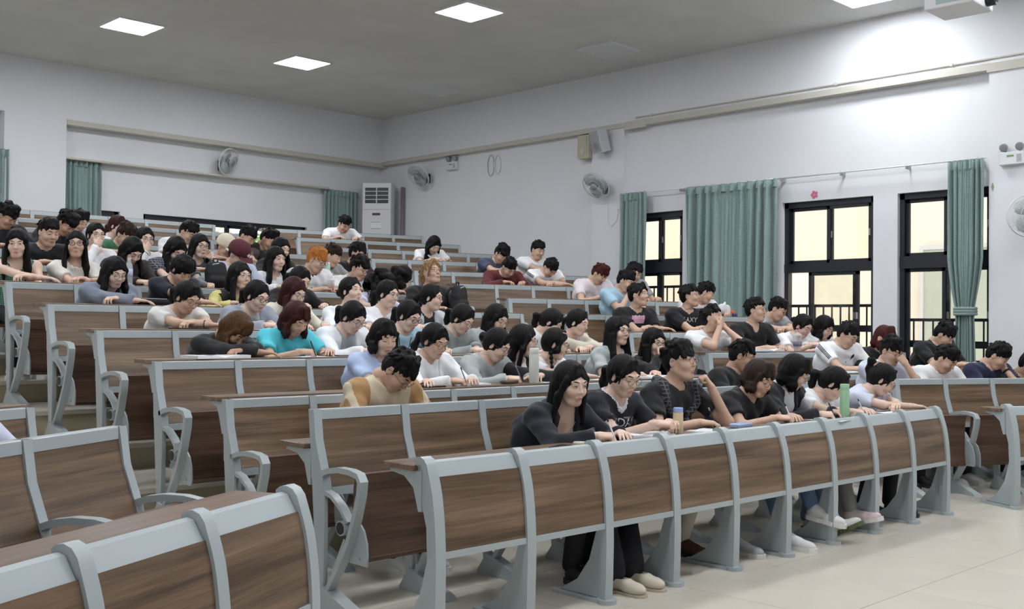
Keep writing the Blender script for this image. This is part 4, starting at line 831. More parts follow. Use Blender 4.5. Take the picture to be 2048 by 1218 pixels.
def glasses_mesh(style):
    b = MB(); r = .0215 if style == 'round' else .022
    for s in (-1, 1):
        c = Vector((s*.031, -.101, .004)); pts = []
        for i in range(20):
            a = i/20*2*math.pi; ex = 1.0 if style == 'round' else 1.12; ez = 1.0 if style == 'round' else .78
            pts.append((c.x+r*ex*math.cos(a), c.y+abs(c.x+r*math.cos(a))*.12, c.z+r*ez*math.sin(a)))
        b.tube(pts, .0014 if style != 'thick' else .0022, 5, closed=True)
        b.tube([(s*(.031+r*1.05), -.094, .009), (s*.072, -.07, .010), (s*.079, -.0, .006), (s*.078, .022, -.008)], .0013, 4)
        lv = [(q[0], q[1]+.0006, q[2]) for q in pts]; b.add(lv, [tuple(range(20))], 1)
    b.tube([(-.0095, -.102, .006), (0, -.106, .008), (.0095, -.102, .006)], .0013, 4)
    return b
M_LENS = clear_mat('spectacle_lens', (225, 230, 235), .93)
GLM = {('round', 'g'): glasses_mesh('round').mesh('glasses', [mat('thin_metal_rim', (84, 78, 74), .35, .3), M_LENS], False), ('thick', 'b'): glasses_mesh('thick').mesh('glasses', [M_DARK, M_LENS], False)}

# hands: wrist at origin, fingers along +x, palm -z, thumb +y
def hand_field(G, pose):
    V = G.new(); G.cap(V, (-.035, 0, 0), (.01, 0, 0), .024, .022, .02)
    for y0, y1 in ((-.026, -.030), (-.009, -.010), (.009, .010), (.024, .028)): G.cap(V, (.015, y0*.8, 0), (.078, y1, -.002), .0145, .0115, .016)
    bend = {'flat': (14, 18, 12), 'rest': (32, 38, 25), 'grip': (62, 72, 40), 'fist': (80, 90, 60)}[pose]
    for i, (y, L) in enumerate(((-.030, .060), (-.0105, .074), (.0105, .080), (.028, .070))):
        p = np.array([.082-(abs(i-1.7)*.004), y, -.001]); a = 0; r = .0088; spr = (y*2.0 if pose in ('flat',) else y*.6)
        for j, f in enumerate((.45, .30, .25)):
            a += math.radians(bend[j]+(2-i)*3*(1 if pose == 'rest' else 0)); q = p+L*f*np.array([math.cos(a)*math.cos(spr), math.sin(spr), -math.sin(a)])
            G.cap(V, p, q, r, r*.92, .004); p = q; r *= .92
    if pose == 'flat': T = [(.012, .028, -.004), (.042, .056, -.010), (.068, .064, -.014)]
    elif pose == 'rest': T = [(.012, .026, -.006), (.045, .048, -.020), (.072, .046, -.030)]
    else: T = [(.014, .024, -.008), (.048, .040, -.030), (.078, .026, -.040)]
    G.cap(V, T[0], T[1], .0145, .0105, .012); G.cap(V, T[1], T[2], .0100, .0085, .004)
    return V
HANDS = {}
for pose in ('flat', 'rest', 'grip', 'fist'):
    for q, res in (('n', .0038), ('f', .0058)):
        G = Grid((-.065, -.055, -.09), (.175, .085, .035), res); HANDS[pose+q] = nets(hand_field(G, pose), G.lo, res)

SKIN = [mat('skin_light', (222, 190, 171), .5, noise=.04, nscale=25), mat('skin_medium', (208, 172, 149), .5, noise=.04, nscale=25), mat('skin_tan', (190, 152, 128), .5, noise=.04, nscale=25)]
for m in SKIN:
    b_ = m.node_tree.nodes['Principled BSDF']; b_.inputs['Subsurface Weight'].default_value = 0; b_.inputs['Subsurface Radius'].default_value = (.012, .005, .003)
HAIRM = {'black': hair_mat('black_hair', (10, 9, 10), (26, 23, 24)), 'brown': hair_mat('brown_hair', (62, 42, 28), (104, 74, 46)), 'dkbrown': hair_mat('dark_brown_hair', (32, 22, 18), (62, 44, 34)), 'orange': hair_mat('orange_dyed_hair', (150, 84, 34), (206, 136, 62)),
         'blond': hair_mat('dull_blond_hair', (104, 78, 52), (176, 142, 100)), 'auburn': hair_mat('auburn_hair', (44, 18, 16), (92, 38, 32)), 'red': hair_mat('reddish_brown_hair', (34, 14, 14), (80, 34, 30))}
TOPC = dict(darknavy=(26, 28, 38), jersey=(24, 25, 38), black=(22, 22, 26), blackwhite=(26, 26, 30), white=(240, 241, 244), pale=(208, 214, 232), khaki=(214, 200, 172), skyblue=(186, 204, 240), whitejacket=(238, 240, 244),
            greyhood=(170, 176, 176), blackcard=(24, 24, 28), palegrey=(176, 184, 184), blackhood=(25, 24, 27), blackcoat=(24, 24, 26), turquoise=(88, 206, 222), grey=(164, 168, 172), lightblue=(166, 200, 220), greycard=(150, 156, 156),
            cream=(212, 204, 188), lilac=(190, 184, 204), offwhite=(220, 220, 218), lavender=(160, 164, 178), creamshirt=(220, 216, 198), ltgreyjacket=(196, 200, 204), greybomber=(122, 130, 146), navytee=(24, 26, 44), yellow=(222, 214, 140),
            whiteblue=(206, 212, 232), plaidgreen=(98, 140, 124), whiteblouse=(220, 216, 210), darkbrown=(44, 38, 36), greyplaid=(66, 68, 76), whiteadidas=(242, 242, 245), blackpolo=(24, 25, 32), green=(58, 116, 84), whitehood=(238, 240, 243),
            olivegrey=(76, 86, 82), greybrown=(106, 98, 92), slateblue=(70, 76, 102), maroon=(92, 30, 34), pinkwhite=(232, 220, 224), blackpink=(22, 22, 26), blacktext=(20, 21, 26), whitestripe=(240, 241, 244), paleblue=(206, 212, 228), whitepolo=(236, 236, 238), navy=(28, 34, 66), tan=(176, 138, 92), navyjersey=(24, 25, 38))
def cloth(name):
    if name == 'plaidgreen': return plaid_mat('green_plaid_cloth', (112, 160, 142), (36, 60, 58), 22)
    if name == 'greyplaid': return plaid_mat('grey_patterned_cloth', (46, 48, 56), (120, 126, 136), 14)
    return mat('cloth_'+name, TOPC[name], .85, noise=.05, nscale=9, bump=.35, bscale=16, sheen=.15)
def plaid_mat(name, c0, c1, sc):
    if name in MATS: return MATS[name]
    m = bpy.data.materials.new(name); m.use_nodes = True; nt = m.node_tree; N = nt.nodes; L = nt.links; b = N['Principled BSDF']; b.inputs['Roughness'].default_value = .85
    tc = N.new('ShaderNodeTexCoord'); o = None
    for ax in ('X', 'Z'):
        w = N.new('ShaderNodeTexWave'); w.bands_direction = ax; w.inputs['Scale'].default_value = sc; L.new(tc.outputs['Object'], w.inputs[0])
        r = N.new('ShaderNodeValToRGB'); r.color_ramp.elements[0].position = .12; r.color_ramp.elements[1].position = .22; L.new(w.outputs[0], r.inputs[0])
        if o is None: o = r
        else:
            mu = N.new('ShaderNodeMath'); mu.operation = 'MULTIPLY'; L.new(o.outputs[0], mu.inputs[0]); L.new(r.outputs[0], mu.inputs[1]); o = mu
    mx = N.new('ShaderNodeMixRGB'); mx.inputs[1].default_value = (*s2l(c1), 1); mx.inputs[2].default_value = (*s2l(c0), 1); L.new(o.outputs[0], mx.inputs[0]); L.new(mx.outputs[0], b.inputs['Base Color'])
    MATS[name] = m; return m

def hair_mesh(style, H, Rh, near, seed, S):
    """hair built in the person's own frame; H head centre, Rh head rotation"""
    rg = random.Random(seed); res = .0062 if near else .0095; Rh = np.array(Rh)
    longish = any(w in style for w in ('long', 'big', 'bob', 'pig', 'pony'))
    m = .33 if style in ('long', 'longback', 'longbrown', 'longred', 'pig') else (.24 if longish else .05)
    G = Grid((H[0]-.17, H[1]-.20, H[2]-.12-m), (H[0]+.17, H[1]+.22, H[2]+.17), res)
    V = G.new(); P = lambda x, y, z: Rh @ np.array([x, y, z])+H
    def ell(c, r, k=.015, sub=False): G.ell(V, P(*c), r, k, sub, Rh)
    vol = 1.0
    tight = style in ('pony', 'ponyhigh', 'ponyfront', 'bun', 'tied', 'redtied', 'pig')
    if tight: ell((0, .018, .033), (.0800, .0985, .0925)); ell((0, .035, -.005), (.077, .079, .085), .03)
    else: ell((0, .018, .034), (.0835, .102, .0955)); ell((0, .035, -.005), (.080, .082, .088), .03)
    down = np.array([0, 0, -1.0])
    def lock(a, pts, r, k=.02):
        p = P(*a); q = p
        for j, (d, L_) in enumerate(pts):
            q2 = q+np.array(d)*L_; G.cap(V, q, q2, r[j], r[j+1], k); q = q2
    male = style in ('short', 'fluffy', 'curly', 'brownmess', 'orange', 'auburn', 'parted', 'blond', 'capmaroon', 'capcream', 'capblack')
    # carve the face and neck
    op = {'short': .040, 'parted': .058, 'blond': .062}.get(style, .046)
    if male:
        ell((0, -.115, -.055), (.072, .085, .055+op), .012, True); ell((0, -.02, -.125), (.115, .14, .075), .012, True)
        if style not in ('blond',): ell((0, .06, -.13), (.12, .10, .055), .01, True)
    else:
        ell((0, -.118, -.045), (.071, .084, .128 if tight else .120), .010, True); ell((0, -.03, -.15), (.075, .09, .075), .012, True)
    if male or tight:
        for s_ in (-1, 1): ell((s_*.084, .004, -.012), (.018, .015, .027), .006, True)
    if male:
        for i in range(46 if near else 30):
            th = rg.uniform(0, 6.28); ph = rg.uniform(.15, 1.5); n0 = np.array([math.cos(th)*math.sin(ph), math.sin(th)*math.sin(ph), math.cos(ph)])
            c = np.array([.082, .100, .093])*n0+np.array([0, .018, .033])
            if c[1] < -.03 and c[2] < .075: continue
            if abs(c[0]) > .06 and c[2] < .01: continue
            e = c+n0*.008+np.array([rg.uniform(-.012, .012), -.012 if c[1] < .03 else .010, -.024]); G.cap(V, P(*c), P(*e), .011, .004, .008)
    if style in ('fluffy', 'curly', 'orange', 'auburn', 'brownmess', 'short', 'capblack'):
        n = {'short': 9, 'fluffy': 15, 'curly': 24, 'orange': 14, 'auburn': 14, 'brownmess': 16, 'capblack': 16}[style]
        for i in range(n):
            a = rg.uniform(-1.0, 1.0); e0 = (a*.05, -.02+rg.uniform(-.02, .03), .105+rg.uniform(-.005, .012)); e1 = (a*.066, -.085+abs(a)*.03+rg.uniform(-.006, .008), .058+rg.uniform(-.020, .012)-(.018 if style in ('fluffy', 'capblack', 'orange', 'auburn') else 0))
            G.cap(V, P(*e0), P(*e1), .021, .009 if style != 'curly' else .014, .012)
        if style in ('curly', 'brownmess', 'fluffy'):
            for i in range(26 if style == 'curly' else 12):
                th = rg.uniform(0, 6.28); ph = rg.uniform(.1, 1.25); c = (.088*math.cos(th)*math.sin(ph), .018+.104*math.sin(th)*math.sin(ph), .03+.1*math.cos(ph))
                if c[1] < -.06 and c[2] < .06: continue
                ell(c, (.02, .02, .02), .012)
    if style == 'parted' or style == 'blond':
        for s in (-1, 1):
            G.cap(V, P(s*.008, -.055, .115), P(s*.070, -.062, .045), .018, .013, .012); G.cap(V, P(s*.070, -.062, .045), P(s*.080, -.035, -.01 if style == 'parted' else -.05), .013, .008, .012)
        if style == 'blond': G.cap(V, P(-.05, .07, -.02), P(-.045, .075, -.09), .035, .02, .03); G.cap(V, P(.05, .07, -.02), P(.045, .075, -.09), .035, .02, .03)
    if not male:
        side = style in ('long', 'longbrown', 'longred', 'bob', 'bobL', 'bobred', 'bobpony', 'shagbrown', 'auburnbob', 'pig')
        if style in ('bobpony', 'shagbrown', 'bob', 'bobred', 'auburnbob', 'longbrown') :
            for i in range(10):
                a = rg.uniform(-1, 1); G.cap(V, P(a*.03, -.03, .112), P(a*.062, -.088+abs(a)*.03, .050+rg.uniform(-.012, .02)), .018, .008, .012)
        else:
            for s in (-1, 1): G.cap(V, P(s*.016, -.040, .110), P(s*.072, -.046, .036), .011 if tight else .012, .008 if tight else .010, .014)
        Ls = {'long': .30, 'longbrown': .22, 'longred': .26, 'bob': .09, 'bobL': .15, 'bobred': .10, 'bobpony': .07, 'shagbrown': .06, 'auburnbob': .08, 'pig': .03}.get(style, 0)
        if side:
            for s in (-1, 1):
                G.cap(V, P(s*.071, -.044, .045), P(s*.077, -.036, -.03), .012, .013, .012)
                p = P(s*.079, -.032, -.03)
                out = np.array([s*.10, -.06, 0]) if Ls > .12 else np.array([s*.02, -.02, 0])
                for t_ in range(3):
                    q0 = p+np.array([0, .024*t_, 0]); dv = down+out*(1-.3*t_)+np.array([rg.uniform(-.04, .04)]*3); dv /= np.linalg.norm(dv)
                    G.cap(V, q0, q0+dv*Ls*.55, .015, .019, .014); G.cap(V, q0+dv*Ls*.55, q0+dv*Ls*.55+(down+out*.2)*Ls*.42, .019, .007, .014)
        if style in ('long', 'longback', 'longred', 'longbrown', 'bob', 'bobL', 'bobred', 'auburnbob', 'shagbrown', 'bobpony'):
            Lb = {'long': .26, 'longback': .30, 'longred': .26, 'longbrown': .20, 'bob': .09, 'bobL': .14, 'bobred': .10, 'auburnbob': .08, 'shagbrown': .04, 'bobpony': .04}[style]
            for xx in (-.055, -.02, .02, .055):
                q0 = P(xx, .062, -.03); dv = down+np.array([xx*1.2, .22 if H[2] < 1.12 else .1, 0]); dv /= np.linalg.norm(dv)
                G.cap(V, q0, q0+dv*Lb*.6, .033, .033, .025); G.cap(V, q0+dv*Lb*.6, q0+dv*Lb, .036, .014, .03)
            if style == 'longback':
                for s in (-1, 1): G.cap(V, P(s*.070, -.045, .04), P(s*.085, -.015, -.06), .014, .018, .015); q0 = P(s*.085, -.010, -.06); G.cap(V, q0, q0+(down+np.array([s*.15, .18, 0]))*.16, .022, .016, .02)
        if style in ('pony', 'ponyhigh', 'ponyfront', 'redtied'):
            hz = .07 if style == 'ponyhigh' else -.005; q0 = P(0, .115, hz); d0 = Rh @ np.array([0, .7, .15 if style == 'ponyhigh' else -.5])
            q1 = q0+d0*.05; q2 = q1+(down*.8+np.array([-.35 if style == 'ponyfront' else .1, .3, 0]))*.09; q3 = q2+(down+np.array([-.3 if style == 'ponyfront' else 0, -.3 if style == 'ponyfront' else .05, 0]))*.11
            G.cap(V, P(0, .09, hz), q0, .028, .018, .02); G.cap(V, q0, q1, .018, .026, .01); G.cap(V, q1, q2, .026, .024, .02); G.cap(V, q2, q3, .024, .008, .02)
            for s in (-1, 1): G.cap(V, P(s*.070, -.048, .03), P(s*.075, -.045, -.030), .007, .003, .008)
        if style in ('bun', 'tied'):
            G.ell(V, P(0, .128, -.01 if style == 'bun' else .0), (.036, .03, .036), .01)
            for s in (-1, 1): G.cap(V, P(s*.069, -.046, .03), P(s*.075, -.042, -.028), .006, .003, .008)
        if style == 'pig':
            for s in (-1, 1):
                q = P(s*.075, .02, -.06)
                for j in range(7):
                    q2 = q+(down+np.array([s*.12, -.28, 0]))*.034; G.ell(V, (q+q2)/2, (.019-.0012*j,)*3, .008); q = q2
        if style == 'big':
            for i in range(70):
                th = rg.uniform(0, 6.28); ph = rg.uniform(.1, 2.3); R_ = .105+rg.uniform(0, .03); c = (R_*math.cos(th)*math.sin(ph), .035+R_*math.sin(th)*math.sin(ph), .02+R_*math.cos(ph)-.01)
                if c[1] < -.05 and abs(c[0]) < .05: continue
                G.ell(V, P(*c)+np.array([0, .01, -.03 if ph > 1.2 else 0]), (.034,)*3, .02)
            for s in (-1, 0, 1): q0 = P(s*.07, .06, -.08); G.cap(V, q0, q0+(down+np.array([s*.1, .1, 0]))*.13, .055, .045, .03)
    # strand relief
    X, Y, Z = G.ax[0][:, None, None]-H[0], G.ax[1][None, :, None]-H[1], G.ax[2][None, None, :]-H[2]
    c_ = Rh.T; lx = c_[0, 0]*X+c_[0, 1]*Y+c_[0, 2]*Z; ly = c_[1, 0]*X+c_[1, 1]*Y+c_[1, 2]*Z
    ang = np.arctan2(lx, -(ly-.02)); V += (.0016*np.sin(ang*31+seed+Z*12)+.0012*np.sin(ang*17+Z*40+seed)).astype(np.float32)
    if male or style in ('big',): V += (.0022*np.sin(X*140+seed)*np.sin(Y*150+2)*np.sin(Z*130+seed)).astype(np.float32)
    v, f = nets(V, G.lo, res)
    return v, f

def ik(S, T, L1, L2, pole):
    d = T-S; D = np.linalg.norm(d); D2 = min(D, (L1+L2)*.995); u = d/D
    a = (L1*L1-L2*L2+D2*D2)/(2*D2); h = math.sqrt(max(0, L1*L1-a*a)); pv = pole-u*float(pole@u); pv /= max(1e-6, np.linalg.norm(pv))
    return S+u*a+pv*h

SHOE_ = {}
def shoe_meshes(c0, c1, nm):
    if nm in SHOE_: return SHOE_[nm]
    G = Grid((-.06, -.19, -.02), (.06, .12, .14), .006); V = G.new()
    G.ell(V, (0, -.10, .035), (.043, .075, .034)); G.ell(V, (0, .03, .045), (.036, .055, .045), .03); G.cap(V, (0, -.05, .05), (0, .03, .075), .033, .036, .03)
    if nm == 'flat': G.ell(V, (0, .0, .12), (.05, .09, .055), .01, True)
    v, f = nets(V, G.lo, .006); up_ = np_mesh('upper', v, f, mat('shoe_'+nm, c0, .6))
    b = MB(); pr = [(-.036, .07), (-.043, 0), (-.036, -.04), (-.048, -.10), (-.040, -.155), (-.015, -.182), (.015, -.182), (.040, -.155), (.046, -.10), (.034, -.04), (.038, 0), (.034, .07), (.015, .088), (-.015, .088)]
    n = len(pr); b.add([(x, y, 0) for x, y in pr]+[(x*1.02, y*1.01, .028 if nm != 'flat' else .012) for x, y in pr], [tuple(range(n)), tuple(range(n, 2*n))[::-1]]+[(i, n+i, n+(i+1) % n, (i+1) % n) for i in range(n)])
    so = b.mesh('sole', mat('sole_'+nm, c1, .7)); l = MB()
    for i in range(5):
        y = -.075+i*.022; z = .068+i*.008; l.tube([(-.024, y, z-.006), (0, y-.004, z+.005), (.024, y, z-.006)], .003, 4)
    la = l.mesh('laces', mat('lace_'+nm, tuple(min(255, q+16) for q in c0), .8)) if nm != 'flat' else None
    SHOE_[nm] = (up_, so, la); return SHOE_[nm]
SHC = {'white': ((220, 220, 218), (232, 232, 230)), 'grey': ((168, 170, 172), (214, 214, 212)), 'black': ((34, 34, 36), (50, 50, 52)), 'pink': ((216, 196, 200), (226, 222, 216)), 'flat': ((214, 204, 186), (190, 178, 160)), 'brown': ((86, 58, 42), (48, 36, 30)), 'green': ((214, 214, 210), (88, 92, 60))}
LEGT = {}
def leg_field(hips, knees, ankles, wide, res):
    K = np.array(knees); A = np.array(ankles); Hh = np.array(hips)
    lo = np.minimum(np.minimum(K.min(0), A.min(0)), Hh.min(0))-.13; hi = np.maximum(np.maximum(K.max(0), A.max(0)), Hh.max(0))+.14
    G = Grid(lo, hi, res); V = G.new(); G.cap(V, Hh[0]+(.02, .03, .0), Hh[1]+(-.02, .03, 0), .115, None, .04)
    for i in range(2):
        W2 = G.new(); G.cap(W2, Hh[i], K[i], .085, .060, .03); G.cap(W2, K[i], A[i], .062, .048 if not wide else .075, .03); V = smin(V, W2, .02)
    return nets(V, G.lo, res)

PEOPLE_OBJ = []
def decal(sh_bvh, polys, org, ux, uz, nrm, off=.003):
    """project flat (x,z) print polygons on the chest; org local point, ray along -nrm"""
    vs = []; fs = []
    for P in polys:
        n0 = len(vs)
        for (x, z) in P:
            o = Vector(org)+Vector(ux)*x+Vector(uz)*z; h = sh_bvh.ray_cast(o+Vector(nrm)*.3, -Vector(nrm), .6)
            vs.append(tuple((h[0] if h[0] is not None else o)+Vector(nrm)*off))
        fs.append(tuple(range(n0, len(vs))))
    return vs, fs
def text_polys(txt, size, center=True, res=2):
    cu = bpy.data.curves.new('t', 'FONT'); cu.body = txt; cu.size = size; cu.align_x = 'CENTER' if center else 'LEFT'; cu.resolution_u = res; cu.fill_mode = 'FRONT'
    o = bpy.data.objects.new('t', cu); COL.objects.link(o); dg = bpy.context.evaluated_depsgraph_get(); dg.update(); me = bpy.data.meshes.new_from_object(o.evaluated_get(dg))
    out = [[(me.vertices[i].co.x, me.vertices[i].co.y) for i in p.vertices] for p in me.polygons]
    bpy.data.objects.remove(o); bpy.data.curves.remove(cu); bpy.data.meshes.remove(me); return out
def person(p, idx):
    b_, k, u, off, hz = p['b'], p['k'], p['u'], p['off'], p['z']; sex = p['sex']; near = (k <= 3 and b_ == 'M') or b_ == 'L'
    mid_ = k <= 5
    if b_ == 'L': (q, th) = left_row(1.97, 5.40, 24, .55, 5); P0 = q; w = .55
    else: x, y, th, w, n = row_m(k) if b_ == 'M' else row_r(k); P0 = (x, y)
    P0 = np.array(P0[:2]); d = np.array([math.cos(th), math.sin(th)]); nr = np.array([math.sin(th), -math.cos(th)]); o2 = P0+d*u+nr*.24
    t = thing('person', p['label'], 'person', (o2[0], o2[1], LV(k)), th)
    deskz = .965-.18 if k > 1 else .765
    deskz = .785 if k > 1 else .765
    q = 'n' if near else 'f'; fem = sex == 'f'; sc = 1.0 if fem else 1.05
    yaw, pit, rol = p['rot']; Rh = Rm(yaw, pit, rol)*1.0; H = np.array([0, -(off-.24), hz]); rg = random.Random(idx*7+1)
    nb = H+Rh @ np.array([0, .035, -.085])*sc; pel = np.array([0, 0, .56])
    lean = (nb-pel); ln_ = lean/np.linalg.norm(lean)
    C7 = nb-ln_*(float(np.interp(pit, [5, 25], [.078, .056])) if hz > 1.03 else .052)+np.array([0, .015, 0]); S = C7-ln_*.022; sw = .160 if fem else .188
    if 'heavy' in p['label']: sw += .02
    tw = -10-yaw*.08 if b_ == 'R' else -6-yaw*.12; Rt = np.array(Matrix.Rotation(math.radians(tw), 3, 'Z')); sx = Rt @ np.array([1.0, 0, 0])
    if p['arms'] == 'cl' or p['arms'] == 'cr': pass
    SL = [S+sx*s*sw+np.array([0, -.01, -.02]) for s in (-1, 1)]     # index0: -x side (camera side, right hand)
    # hands
    A = p['arms']; fz = deskz+.034; rs = lambda a: rg.uniform(-a, a)
    pose = ['rest', 'rest']; tgt = [None, None]; raised = [False, False]
    dy = H[1]
    hx = {'w': (-.05, .11), 'x': (.10, -.08), 'p': (-.05, .07), 'l': (-.12, .12)}
    yy = (-.50 if pit >= 8 else -.43)+rs(.02)
    if k == 2 and b_ == 'M': yy = -.47
    if A in hx:
        tgt = [np.array([hx[A][0]+rs(.02), yy-.02, fz]), np.array([hx[A][1]+rs(.02), yy+(.05 if A == 'x' else 0), fz+(.012 if A == 'x' else 0)])]
        if A == 'w': pose = ['grip', 'flat']
        if A == 'x': pose = ['flat', 'rest']
        if A == 'p': pose = ['grip', 'rest']; tgt[0][2] += .035; tgt[1][2] += .035
    else:
        tgt = [np.array([-.10, yy, fz]), np.array([.10, yy, fz])]
        fa = H+Rh @ np.array([0, -.075, -.10])
        if A in ('cl', 'cc'): tgt[1] = H+Rh @ np.array([.070, -.055, -.075]) if A == 'cc' or 'fist' not in p['label'] else H+Rh @ np.array([.02, -.12, -.03]); raised[1] = True; pose[1] = 'fist'
        if A in ('cr', 'cc'): tgt[0] = H+Rh @ np.array([-.045 if A == 'cc' else -.012, -.105, -.070]); raised[0] = True; pose[0] = 'fist'
        if 'looking up' in p['label'] and A == 'cl': tgt[1] = H+np.array([.14, -.10, -.13])
    L1, L2, Lh = (.265, .235, .075) if fem else (.29, .25, .08)
    EL, WR, HD = [], [], []
    for i, s in enumerate((-1, 1)):
        T = tgt[i]
        if raised[i]:
            E = np.array([s*.20+(0 if abs(s*.2) else 0), -.42, deskz+.05]); hd = T-E; Lf = np.linalg.norm(hd); hd /= Lf
            W = T-hd*.05
            E2 = ik(SL[i], W, L1, L2, np.array([s*.5, -.4, -1.0])); E2[2] = max(E2[2], deskz+.045) if E2[1] < -.3 else E2[2]; E = E2
            hd = (T-E); hd /= np.linalg.norm(hd)
        else:
            inw = np.array([-s*.55, -.8, 0]) if A != 'x' else np.array([-s*1.0, -.25, 0]); inw /= np.linalg.norm(inw)
            W = T-inw*Lh*.6; E = ik(SL[i], W, L1, L2, np.array([s*.50, .12, -1.0]))
            zmin = deskz+(.042 if E[1] < -.34 else -.025)
            if E[2] < zmin: E[2] = zmin; E[0] += s*.03
            hd = (W-E); hd[2] *= .3; hd /= np.linalg.norm(hd); hd = hd*.6+inw*.4; hd /= np.linalg.norm(hd)
        EL.append(E); WR.append(W); HD.append(hd)
    # fields
    res = .0085 if near else (.0115 if mid_ else .0135)
    pts = np.array([*SL, *EL, *WR, pel, S, H]); lo = pts.min(0)-.14; hi = pts.max(0)+.12; lo[2] = .44; hi[2] = H[2]-.02; hi[1] = max(hi[1], .17); lo[0] = min(lo[0], -.24); hi[0] = max(hi[0], .24)
    G = Grid(lo, hi, res); TR = G.new(); bulge = np.array([0, .05, 0])
    m1 = pel*.66+S*.34+bulge*.8; m2 = pel*.33+S*.67+bulge; wd = 1.0 if fem else 1.12
    if 'heavy' in p['label']: wd = 1.3
    def seg(c0, c1, w0, w1, r0, r1):
        for s in (-1, 0, 1): G.cap(TR, c0+sx*s*w0*wd, c1+sx*s*w1*wd, r0*min(wd, 1.15), r1*min(wd, 1.15), .035)
    seg(pel, m1, .075, .055, .112, .096); seg(m1, m2, .055, .075, .096, .100); seg(m2, S-ln_*.06, .075, .095, .100, .078)
    G.cap(TR, SL[0]*.92+S*.08, SL[1]*.92+S*.08, .058 if fem else .066, None, .04); G.cap(TR, S+np.array([0, .02, 0]), C7, .07, .056, .04)
    if fem:
        fwd = np.cross(ln_, sx); fwd = -fwd if fwd[1] > 0 else fwd
        for s in (-1, 1): G.ell(TR, m2*.55+S*.45-ln_*.03+sx*s*.062+fwd*.078, (.052, .045, .05), .04)
    UP = [G.new(), G.new()]; FO = [G.new(), G.new()]
    ra = (.041, .035, .032, .023) if fem else (.049, .041, .038, .027)
    for i in range(2): G.cap(UP[i], SL[i], EL[i], ra[0], ra[1], .01); G.cap(FO[i], EL[i], WR[i], ra[2], ra[3], .02)
    NK = G.new(); G.cap(NK, C7+np.array([0, .0, -.02]), nb+Rh @ np.array([0, -.012, .03]), .050 if fem else .056, .046 if fem else .053, .02)
    BODY = TR
    for i in range(2): BODY = smin(BODY, smin(UP[i], FO[i], .02), .03)
    BODY = smin(BODY, NK, .035)
    bv, bf = nets(BODY, G.lo, res)
    hv, hf = HEADS[sex+q]; V_ = [bv, xf(hv*sc, Rh, H)]; F_ = [bf, hf+len(bv)]; off_ = len(bv)+len(hv)
    for i in range(2):
        v, f = HANDS[pose[i]+q]; X = HD[i]; 
        if raised[i]: pn = (H-(WR[i])); pn -= X*float(pn@X); Zv = -pn/np.linalg.norm(pn)
        else: Zv = np.array([(-.35 if i == 0 else .35) if A in ('w', 'p') and i == 0 else 0, 0, 1.0]); Zv -= X*float(Zv@X); Zv /= np.linalg.norm(Zv)
        Yv = np.cross(Zv, X); v = v.copy()
        hsc = .92 if fem else 1.0
        # index 0 is the right hand: thumb towards +x side when fingers point -y
        v[:, 1] *= (1 if i == 0 else -1); f2 = f if i == 0 else f[:, ::-1]
        R_ = np.stack([X, Yv, Zv], 1); V_.append(xf(v*hsc, R_, WR[i])); F_.append(f2+off_); off_ += len(v)
    body = link_mesh('body', np_mesh('body', np.concatenate(V_), np.concatenate(F_), SKIN[p['skin']]), t)
    # garments
    top = p['top']; col = p['col']; inner = None
    if top.startswith('jacket'): inner = top.split(':')[1] if ':' in top else 'white'
    def garment(base_off, sleeve, carve, nm, m, neck=.066, openf=False, vneck=0, sl_off=0):
        V = TR.copy()
        for i in range(2):
            if sleeve == 'none': continue
            if sleeve == 'short':
                W2 = G.new(); e = SL[i]+(EL[i]-SL[i])*.62; G.cap(W2, SL[i], e, ra[0]+.003, ra[1]+.011, .01)
                cu = (EL[i]-SL[i]); cu /= np.linalg.norm(cu); X, Y, Z = G.ax[0][:, None, None], G.ax[1][None, :, None], G.ax[2][None, None, :]
                pl_ = (X-e[0])*cu[0]+(Y-e[1])*cu[1]+(Z-e[2])*cu[2]; W2 = np.maximum(W2, pl_+base_off)
                V = smin(V, W2, .02)
            else: 
                W2 = smin(UP[i]-.004, FO[i]-.006, .02); cu = WR[i]-EL[i]; cu /= np.linalg.norm(cu); X, Y, Z = G.ax[0][:, None, None], G.ax[1][None, :, None], G.ax[2][None, None, :]
                pl_ = (X-WR[i][0])*cu[0]+(Y-WR[i][1])*cu[1]+(Z-WR[i][2])*cu[2]+.012; V = smin(V, np.maximum(W2, pl_+base_off), .025)
        V = V-base_off
        X, Y, Z = G.ax[0][:, None, None], G.ax[1][None, :, None], G.ax[2][None, None, :]
        V = V+(.0045*np.sin(Z*52+X*30+idx)*np.sin(Y*36+X*22+idx*2)+.002*np.sin(X*70+Z*40+idx)).astype(np.float32)   # folds
        a = C7-ln_*.02; G.cap(V, a+np.array([0, -.015, .0]), nb+Rh @ np.array([0, -.02, .03])+ln_*.05, neck, neck+.01, .008, True)
        fr = S+np.array([0, -.085, -.01])
        if vneck: G.cap(V, fr+np.array([0, -.01, .03]), fr-ln_*vneck+np.array([0, -.06, 0]), .045, .006, .006, True)
        if sleeve == 'none':
            for i in range(2): G.cap(V, SL[i]+np.array([0, 0, .02]), SL[i]*.6+EL[i]*.4, .058, .05, .01, True)
        if openf:
            c0 = fr+np.array([0, -.02, .05]); c1 = pel+np.array([0, -.16, 0]); G.cap(V, c0, c1, .052, .085, .01, True)
        v, f = nets(V, G.lo, res); o = link_mesh(nm, np_mesh(nm, v, f, m), t); return o, v, f
    fr_bvh = None
